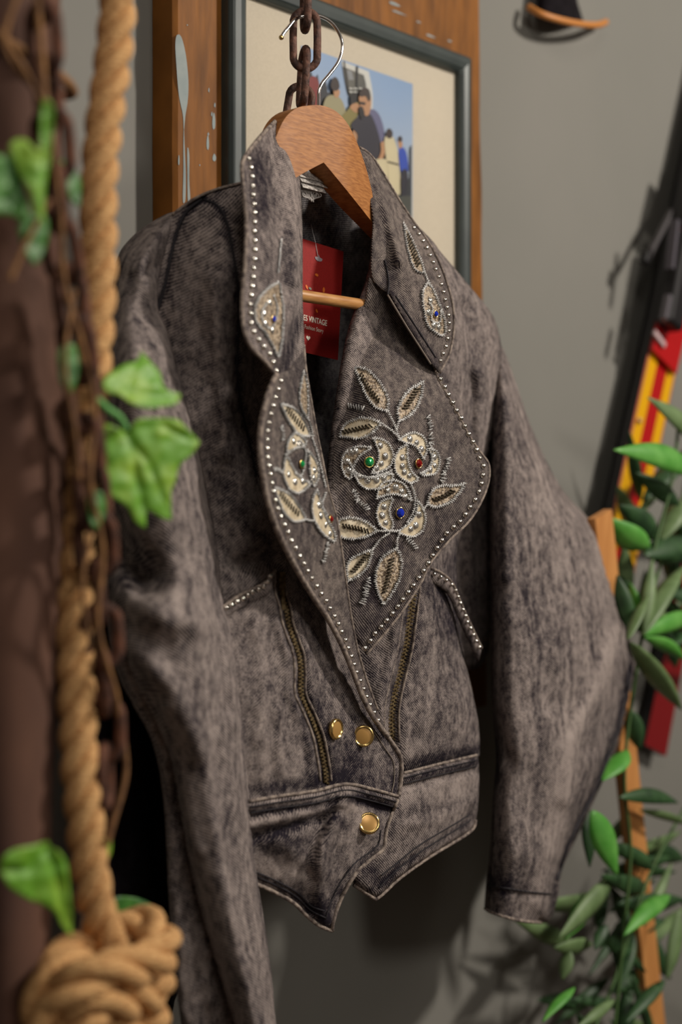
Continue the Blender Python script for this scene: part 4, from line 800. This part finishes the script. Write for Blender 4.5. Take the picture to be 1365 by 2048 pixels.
def rope_strands(g, pts, R, pitch, phase=0, step=.004):
    A = np.array([list(p) for p in cr(pts, sub=14)]); L = [0]
    for a, b in zip(A, A[1:]): L.append(L[-1]+np.linalg.norm(b-a))
    n = int(L[-1]/step); Q = [Vector([np.interp(L[-1]*k/n, L, A[:, c]) for c in range(3)]) for k in range(n+1)]
    nr = None; fr = []
    for i, p in enumerate(Q):
        t = (Q[min(i+1, n)]-Q[max(i-1, 0)]).normalized()
        if nr is None: nr = t.orthogonal().normalized()
        nr = (nr-t*nr.dot(t)).normalized(); fr.append((p, nr.copy(), t.cross(nr)))
    for s in range(3):
        path = []
        for i, (p, a, b) in enumerate(fr):
            an = 2*math.pi*(L[-1]*i/n)/pitch+2*math.pi*s/3+phase; path.append(p+(a*math.cos(an)+b*math.sin(an))*R*.56)
        g.tube(path, R*.49, 12)
def rope():
    root = thing('thick_rope', 'thick tan three-strand rope hanging at the left, knotted at its lower end', 'rope', P(200, 2040, .33))
    dr = .325; R = .0105
    pts = [P(x, y, d_) for x, y, d_ in [(240, -1500, dr), (240, -1100, dr), (240, -750, dr), (240, -420, dr), (238, -150, dr), (236, 0, dr), (226, 120, dr), (208, 250, dr), (198, 370, dr), (197, 480, dr), (194, 600, dr), (186, 720, dr), (172, 860, dr-.002), (158, 1000, dr-.005), (150, 1150, dr-.003), (150, 1300, dr), (155, 1440, dr+.002), (160, 1540, dr+.004), (170, 1640, dr+.006), (180, 1740, dr+.006), (196, 1830, dr+.003), (222, 1900, dr-.005), (228, 1960, dr-.012)]]
    g = G(); rope_strands(g, pts, R, .054, .4); g.build('hanging_length', ROPE, root)
    k1 = [P(x, y, d_) for x, y, d_ in [(205, 1885, dr-.02), (265, 1850, dr-.015), (312, 1862, dr), (322, 1905, dr+.018), (280, 1930, dr+.026), (220, 1942, dr+.029), (160, 1965, dr+.024), (115, 2010, dr+.012), (120, 2080, dr-.005)]]
    k2 = [P(x, y, d_) for x, y, d_ in [(290, 1925, dr-.015), (310, 1960, dr), (296, 1992, dr+.012), (240, 2003, dr+.024), (180, 2018, dr+.026), (140, 2070, dr+.014), (130, 2130, dr)]]
    k3 = [P(x, y, d_) for x, y, d_ in [(200, 1925, dr-.018), (165, 1905, dr-.005), (125, 1925, dr+.002), (92, 1985, dr+.006), (84, 2060, dr+.006), (90, 2140, dr)]]
    k4 = [P(x, y, d_) for x, y, d_ in [(300, 1985, dr-.012), (302, 2030, dr), (270, 2062, dr+.012), (210, 2075, dr+.020), (160, 2110, dr+.012)]]
    g = G()
    for i, k in enumerate((k1, k2, k3, k4)): rope_strands(g, k, R*1.12, .085, i)
    o = g.build('knot', ROPE, root); o['label'] = 'bulky knot tied in the rope end'
rope()

def left_chain():
    root = thing('rusty_chain', 'long rusty chain winding down beside the thick rope', 'chain', P(215, 1700, .34))
    path = resample(cr([P(x, y, d_) for x, y, d_ in [(60, -700, .36), (62, -400, .36), (64, -120, .36), (78, 0, .365), (92, 120, .365), (104, 240, .365), (112, 380, .36), (122, 500, .355), (146, 620, .352), (164, 760, .350), (176, 900, .350), (188, 1020, .348), (196, 1160, .340), (204, 1280, .335), (212, 1400, .330), (216, 1500, .330), (212, 1640, .330)]], sub=10), .01)
    A = np.array(path); L = [0]
    for a, b in zip(A, A[1:]): L.append(L[-1]+np.linalg.norm(b-a))
    LK2 = link_mesh('rusty_link', .0165, .0092, .0033, RUST2); p = 0; k = 0; s = .012
    while s < L[-1]-.01:
        c = Vector([np.interp(s, L, A[:, j]) for j in range(3)]); c2 = Vector([np.interp(s+.01, L, A[:, j]) for j in range(3)])
        inst(LK2, 'chain_link', c, root, zquat(c2-c, .35+(math.pi/2 if k % 2 else 0)+random.uniform(-.25, .25))); s += .0262; k += 1
left_chain()

def leaf_from(ol, dfun, mat, parent, veins=(), name='leaf', lab_=None, amp=.0016, seed=0):
    A, V, Fc = patch2d(ol, 5, 8); e = distpoly(V, A, True)
    pts = []
    for (x, y), ee in zip(V, e):
        d = dfun(x, y)+amp*nz(x, y, 28, seed)-.00006*0
        for vn, dep in veins: d -= dep*math.exp(-(float(distpoly([(x, y)], vn)[0])/7)**2)
        pts.append(P(x, y, d))
    a, b, c = Fc[0]
    if (pts[b]-pts[a]).cross(pts[c]-pts[a]).y > 0: Fc = [f[::-1] for f in Fc]
    o = mk(name, pts, Fc, mat, parent); m = o.modifiers.new('t', 'SOLIDIFY'); m.thickness = .0005
    if lab_: o['label'] = lab_
    return o
def ivy():
    root = thing('ivy_vine', 'artificial ivy vine with bright lobed leaves twined along rope and chain at the left', 'plant', P(160, 1900, .34))
    st = G()
    for pts in ([(70, -60, .372), (85, 120, .375), (95, 260, .378), (120, 420, .37), (128, 560, .362), (165, 690, .36), (190, 820, .357), (180, 960, .36), (205, 1100, .352), (196, 1250, .35), (230, 1380, .343), (236, 1420, .34), (250, 1500, .338), (250, 1560, .338), (228, 1640, .34), (214, 1690, .34)],):
        st.tube([P(*p) for p in cr(pts, sub=8)], .0016, 8)
    st.build('stem', TWINE, root)
    for pts, m_ in (([(0, 60, .385), (60, 160, .385), (100, 260, .38), (120, 420, .372)], TWINE), ([(40, -20, .385), (10, 90, .385), (70, 180, .38)], TWINE), ([(20, 560, .38), (60, 470, .382), (100, 400, .375)], TWINE), ([(150, 580, .36), (130, 720, .365), (150, 860, .362), (160, 960, .36)], TWINE), ([(180, 1060, .352), (165, 1180, .352), (185, 1300, .345)], TWINE)):
        g = G(); g.tube([P(*p) for p in cr(pts, sub=8)], .0013, 6); g.build('dry_tendril', m_, root)
    st = G(); st.tube([P(*p) for p in cr([(196, 800, .355), (215, 818, .352), (238, 834, .350), (252, 858, .348)], sub=6)], .0020, 8); st.build('leaf_stalk', STEMG, root)
    leaf_from([(205, 775), (214, 752), (250, 728), (272, 722), (283, 702, 1), (300, 722), (320, 745), (330, 776), (362, 788, 1), (355, 806), (330, 812), (292, 816), (262, 806), (240, 790), (222, 786)], lambda x, y: .345+.0001*(y-760), IVY, root, [([(210, 778), (300, 790), (355, 795)], .0012), ([(250, 785), (283, 710)], .001)], lab_='upper bright ivy leaf over the sleeve', seed=1)
    leaf_from([(208, 850), (240, 858), (255, 862), (275, 840), (300, 836), (350, 838), (368, 850), (400, 884, 1), (385, 908), (360, 930), (350, 965), (342, 985), (343, 1040, 1), (322, 1036), (295, 1020), (292, 1056, 1), (272, 1045), (255, 1015), (235, 1000), (205, 985), (188, 950), (195, 932), (212, 915)], lambda x, y: .346+.00006*(x-280), IVY, root, [([(253, 860), (270, 930), (292, 1050)], .0022), ([(255, 862), (320, 850), (395, 884)], .0018), ([(258, 870), (300, 930), (340, 1035)], .0015), ([(253, 862), (225, 905), (195, 945)], .0018)], lab_='large five-pointed ivy leaf over the sleeve', seed=2)
    leaf_from([(20, 290), (50, 278), (78, 300), (84, 205), (105, 210), (104, 260), (98, 330), (90, 380), (88, 450, 1), (70, 420), (55, 370), (38, 345)], lambda x, y: .392+.0001*(x-60), IVY, root, [([(98, 220), (88, 440)], .003)], lab_='blurred bright ivy leaf on the post', seed=3)
    leaf_from([(110, 320), (140, 330), (162, 360), (160, 415, 1), (140, 400), (120, 370)], lambda x, y: .352, IVYD, root, seed=4)
    leaf_from([(4, 1720), (25, 1700), (60, 1692), (95, 1685), (100, 1695), (120, 1705), (134, 1730), (140, 1790), (144, 1872, 1), (125, 1850), (105, 1820), (60, 1800), (20, 1775), (4, 1745)], lambda x, y: .362+.00004*x, IVY, root, [([(95, 1695), (60, 1740), (10, 1740)], .003), ([(98, 1695), (120, 1780), (142, 1860)], .003)], lab_='yellow-green ivy leaf low on the post', seed=5)
    leaf_from([(-60, 330), (20, 310), (45, 360), (60, 440), (20, 430), (-60, 420)], lambda x, y: .386, IVYD, root, seed=6)
    leaf_from([(40, 440), (90, 430), (95, 480), (70, 530), (45, 490)], lambda x, y: .380, IVYD, root, seed=7)
    leaf_from([(208, 1680), (222, 1676), (222, 1705), (212, 1725, 1)], lambda x, y: .338, IVY, root, seed=8)
    leaf_from([(225, 1800), (270, 1795), (310, 1815), (300, 1850), (250, 1860)], lambda x, y: .285, IVYD, root, seed=9)
    leaf_from([(325, 1900), (352, 1935, 1), (338, 1930), (322, 1920)], lambda x, y: .32, IVY, root, seed=10)
    leaf_from([(178, 990), (205, 985), (212, 1020), (195, 1060), (180, 1040)], lambda x, y: .356, IVYD, root, seed=11)
    leaf_from([(118, 700), (150, 690), (158, 740), (140, 790), (120, 760)], lambda x, y: .362, IVYD, root, seed=12)
ivy()
# black cloth added behind the near sleeve, standing in for the shade there
bg = thing('shade_cloth', 'black cloth added as shade behind the near sleeve of the jacket', 'shade stand-in', P(300, 2100, .15))
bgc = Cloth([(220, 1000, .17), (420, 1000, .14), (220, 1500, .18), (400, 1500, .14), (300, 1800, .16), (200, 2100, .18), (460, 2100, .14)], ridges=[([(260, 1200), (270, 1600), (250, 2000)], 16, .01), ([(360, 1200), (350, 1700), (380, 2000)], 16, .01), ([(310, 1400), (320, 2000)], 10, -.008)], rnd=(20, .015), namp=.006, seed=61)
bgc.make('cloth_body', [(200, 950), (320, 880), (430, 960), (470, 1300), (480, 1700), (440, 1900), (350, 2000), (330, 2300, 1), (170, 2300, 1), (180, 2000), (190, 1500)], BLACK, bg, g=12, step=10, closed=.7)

# ------------------------------------------------------------------ right side: hat, skis, slat, leaves
hat = thing('black_hat', 'black hat with curved tan brim edge hung high on the wall at the right', 'hat', P(1135, 45, .03))
g = G(); V = []; Fc = []
# crown: squashed half cone standing out from the wall
crown = [(-60, 1078, 1150, .008, .026), (0, 1076, 1156, .008, .030), (38, 1074, 1168, .008, .034)]
for (y, x0, x1, d0, d1) in crown:
    for j in range(13):
        t = math.pi*j/12; x = (x0+x1)/2-(x1-x0)/2*math.cos(t); V.append(P(x, y+math.sin(t)*2+(x-1120)*.12, d0+(d1-d0)*math.sin(t)))
for i in range(2):
    for j in range(12): Fc.append([i*13+j, i*13+j+1, (i+1)*13+j+1, (i+1)*13+j])
g.add(V, Fc); g.build('crown', BLACK, hat)
g = G(); g.tube([P(x, y, d_) for x, y, d_ in cr([(1058, 14, .012), (1082, 28, .028), (1120, 40, .036), (1160, 48, .036), (1195, 50, .028), (1212, 44, .014)], sub=8)], .0042, 8); g.build('brim', simple('tan_brim', S(196, 128, 62), .5), hat)

def ski(name, lab_, top, bot, wpx, dd, mats_, cols):
    root = thing(name, lab_, 'ski', P(bot[0], bot[1], dd))
    a = P(top[0], top[1], dd); b = P(bot[0], bot[1], dd); ax = (b-a); Ln = ax.length; ax.normalize(); sd = Vector((ax.z, 0, -ax.x)); sd = sd if sd.x > 0 else -sd
    hw = wpx; n = 60; prof = []
    for i in range(n+1):
        t = i/n; wd = hw*(1-.12*math.sin(math.pi*t)); lift = .05*max(0, (.08-t)/.08)**2
        wd *= math.sqrt(max(0.02, min(1, t/.03)))
        prof.append((t, wd, lift))
    cuts = [-1, -.86, -.30, .42, .93, 1]; V = []; Fc = []; M_ = []
    for (t, wd, lf) in prof:
        for c in cuts: V.append(a+ax*(Ln*t)+sd*(wd*c)+Vector((0, -.006-lf, 0)))
        for c in cuts[::-1]: V.append(a+ax*(Ln*t)+sd*(wd*c)+Vector((0, .006-lf, 0)))
    k = 12
    for i in range(n):
        for j in range(k):
            Fc.append([i*k+j, i*k+(j+1) % k, (i+1)*k+(j+1) % k, (i+1)*k+j]); M_.append(cols[j] if j < 5 else 3)
    Fc.append(list(range(k))); M_.append(3); Fc.append([n*k+j for j in range(k)][::-1]); M_.append(3)
    mk('ski_body', V, Fc, mats_, root, False, M_)
    return root, a, ax, sd
Yl = simple('yellow_lacquer', S(226, 168, 8), .3); Rd = simple('red_lacquer', S(176, 16, 20), .3); Bk = simple('black_plastic', S(24, 22, 24), .4); Og = simple('salmon_edge', S(170, 92, 72), .4)
dr_ = simple('dark_red_lacquer', S(120, 14, 18), .35)
rt, a, ax, sd = ski('yellow_ski', 'yellow ski with red centre stripe and black binding leaning on the wall at the right', (1474, 0), (1186, 1330), .040, .034, [Yl, Rd, Og, Bk], [2, 0, 1, 0, 2])
def along(px, py, dd): return P(px, py, dd)
# binding: red plate, black toe piece with grey buckles
def slab(name, mat, p, q, hw, th, dd, parent, rough=True):
    A_ = P(p[0], p[1], dd); B_ = P(q[0], q[1], dd); x_ = (B_-A_)/2; s_ = Vector((x_.z, 0, -x_.x)).normalized(); g = G(); g.box((A_+B_)/2, x_, s_*hw, Vector((0, th, 0))); o = g.build(name, mat, parent, False)
    m = o.modifiers.new('b', 'BEVEL'); m.width = min(th, hw)*.5; m.segments = 3; return o
slab('binding_plate', Rd, (1397, 430), (1327, 725), .032, .003, .045, rt)
slab('toe_piece', Bk, (1372, 470), (1338, 655), .018, .012, .059, rt)
slab('heel_piece', Bk, (1400, 330), (1372, 455), .016, .010, .059, rt)
slab('buckle', simple('grey_metal_buckle', S(96, 92, 100), .35, .6), (1352, 440), (1340, 540), .0035, .006, .073, rt)
slab('buckle', simple('grey_metal_buckle2', S(110, 106, 112), .35, .6), (1338, 590), (1328, 640), .004, .005, .071, rt)
slab('white_badge', simple('pale_badge', S(196, 170, 172), .4), (1309, 664), (1330, 692), .0035, .002, .051, rt)
slab('brake_arm', simple('grey_brake_arm', S(70, 66, 68), .5), (1345, 420), (1293, 520), .0035, .004, .041, rt)
slab('brake_pad', Bk, (1294, 505), (1288, 528), .006, .006, .043, rt)
g = G(); c = P(1279, 841, .042); g.tube([c, c+Vector((0, -.002, 0))], .0035, 16); g.build('screw_cap', simple('pale_disc', S(196, 150, 110), .4), rt)
rt2, *_ = ski('red_ski', 'dark red ski standing behind the leaves, its square tail low at the right', (1490, 560), (1304, 1500), .0285, .016, [dr_, dr_, dr_, Bk], [0, 0, 0, 0, 0])
rt3, *_ = ski('black_strip', 'narrow black strip behind the yellow ski against the wall', (1452, 0), (1175, 1270), .020, .012, [Bk, Bk, Bk, Bk], [0, 0, 0, 0, 0])  # narrow black strip along the left of the yellow ski
# tan wooden slat
sl = thing('leaning_batten', 'light tan wooden batten leaning behind the far sleeve, half hidden by leaves', 'batten', P(1320, 2100, .09))
g = G(); A_ = P(1200, 1028, .135); B_ = P(1325, 2200, .08); x_ = (B_-A_)/2; s_ = Vector((x_.z, 0, -x_.x)).normalized(); g.box((A_+B_)/2, x_, s_*.017, Vector((0, .005, 0)))
g.build('batten_wood', simple('tan_wood', S(208, 146, 84), .5, 0, S(190, 128, 70), 20, (4, 4, .6)), sl, False)

def lance(parent, a, b, wpx, mat, bend=0, da=.12, db=.12, lab_=None):
    """long pointed leaf from its base pixel a to its tip b"""
    A_ = P(a[0], a[1], da); B_ = P(b[0], b[1], db); L = (B_-A_); ln = L.length; t = L.normalized()
    view = ((A_+B_)/2-CAM).normalized(); tw = random.uniform(-.6, .6)
    s = t.cross(view).normalized(); nn = s.cross(t); s = (s*math.cos(tw)+nn*math.sin(tw)).normalized(); nn = s.cross(t)
    dep = ((A_+B_)/2-CAM).dot(DIR); hw = wpx/F*dep/max(.5, math.cos(tw))/2; V = []; Fc = []; n = 14
    for i in range(n+1):
        u = i/n; w_ = hw*math.sin(math.pi*min(1, u*.97+.015)**.85)**.95*1.08; c = A_+L*u+nn*(-.10*ln*math.sin(math.pi*u)*.6)+UP*(bend*ln*math.sin(math.pi*u))
        for k in (-1, -.5, 0, .5, 1): V.append(c+s*(w_*k)+nn*(abs(k)*w_*.35))
    for i in range(n):
        for k in range(4): Fc.append([i*5+k, i*5+k+1, (i+1)*5+k+1, (i+1)*5+k])
    o = mk('leaf', V, Fc, mat, parent); m = o.modifiers.new('t', 'SOLIDIFY'); m.thickness = .0004
    if lab_: o['label'] = lab_
    return o
def plant():
    root = thing('hanging_foliage', 'artificial vine with long lance-shaped green leaves beside the skis at the right', 'plant', P(1300, 2040, .12))
    g = G()
    for pts in ([(1360, 830, .14), (1345, 960, .14), (1310, 1100, .14), (1290, 1240, .15), (1262, 1420, .13), (1250, 1560, .13), (1262, 1700, .13), (1250, 1850, .13), (1230, 2060, .13)], [(1400, 900, .12), (1330, 1100, .12), (1285, 1270, .15)], [(1380, 1600, .12), (1300, 1750, .12), (1230, 1960, .12), (1180, 2080, .12)]):
        g.tube([P(*p) for p in cr(pts, sub=8)], .002, 7)
    g.build('stem', simple('green_stem', S(70, 100, 50), .6), root)
    K = [((1400, 945), (1228, 900), 46, LF1, .02, .17, .17), ((1420, 900), (1296, 795), 34, LF3, 0, .14, .15), ((1360, 1010), (1272, 945), 34, LF2, 0, .14, .13), ((1320, 1080), (1240, 1010), 44, LF2, .03, .13, .13),
         ((1300, 1095), (1215, 1035), 50, LF1, -.05, .14, .13), ((1365, 1000), (1320, 1085), 40, LF3, 0, .13, .13), ((1290, 1110), (1392, 1080), 44, LF2, 0, .14, .13), ((1290, 1268), (1305, 1120), 26, LF3, .0, .16, .15),
         ((1286, 1270), (1372, 1130), 34, LF3, .02, .16, .14), ((1288, 1270), (1400, 1235), 34, LF1, .04, .16, .15), ((1290, 1275), (1372, 1320), 26, LF1, .05, .16, .15), ((1262, 1285), (1365, 1420), 38, LF3, .03, .17, .15),
         ((1256, 1280), (1298, 1190), 20, LF3, 0, .17, .16), ((1262, 1260), (1235, 1150), 34, LF2, 0, .15, .14), ((1280, 1260), (1262, 1165), 30, LF1, 0, .14, .14), ((1255, 1500), (1205, 1562), 40, LF1, 0, .14, .15),
         ((1262, 1420), (1280, 1500), 34, LF2, 0, .13, .13), ((1240, 1595), (1358, 1606), 28, LF2, .03, .14, .14), ((1185, 1622), (1236, 1750), 46, LF1, .03, .15, .16), ((1175, 1610), (1180, 1735), 26, LF2, 0, .12, .13),
         ((1280, 1620), (1380, 1650), 16, LF3, .04, .13, .13), ((1340, 1790), (1248, 1872), 34, LF1, .03, .15, .16), ((1230, 1755), (1115, 1880), 34, LF3, .02, .11, .11), ((1190, 1780), (1130, 1880), 34, LF1, 0, .10, .10),
         ((1185, 1890), (1108, 1895), 30, LF3, 0, .10, .10), ((1140, 1900), (1125, 1960), 26, LF3, 0, .10, .10), ((1150, 1975), (1085, 2045), 20, LF1, .02, .13, .13), ((1360, 1820), (1335, 1960), 26, LF3, -.04, .15, .15),
         ((1330, 1960), (1250, 2048), 26, LF2, 0, .14, .14), ((1230, 2000), (1150, 2060), 20, LF3, 0, .14, .14), ((1250, 1700), (1310, 1740), 26, LF2, 0, .12, .12), ((1215, 1850), (1190, 1900), 26, LF2, 0, .12, .12), ((1380, 1120), (1345, 1010), 24, LF2, 0, .12, .12)]
    for i, (a, b, w_, m, bd, da, db) in enumerate(K): lance(root, a, b, w_, m, bd, da, db)
    R2 = random.Random(5)
    for i in range(64):
        t = R2.random()
        if i < 16: cx, cy = R2.uniform(1235, 1365), R2.uniform(960, 1240)
        elif i < 24: cx, cy = R2.uniform(1290, 1380), R2.uniform(1220, 1330)
        else: cx, cy = R2.uniform(1150, 1390), R2.uniform(1680, 2070)
        if cx < 1200 and cy < 1870: cy += 170
        an = R2.uniform(0, 2*math.pi); ln = R2.uniform(80, 170)
        if i < 24 and cx+ln*math.cos(an) < 1250: an = math.pi-an
        dd = R2.uniform(.05, .12)
        lance(root, (cx, cy), (cx+ln*math.cos(an), cy+ln*abs(math.sin(an))*R2.choice((1, 1, -1))), R2.uniform(18, 36), R2.choice((LF2, LF2, LF2, LF3)), 0, dd, dd+R2.uniform(-.02, .02))
plant()
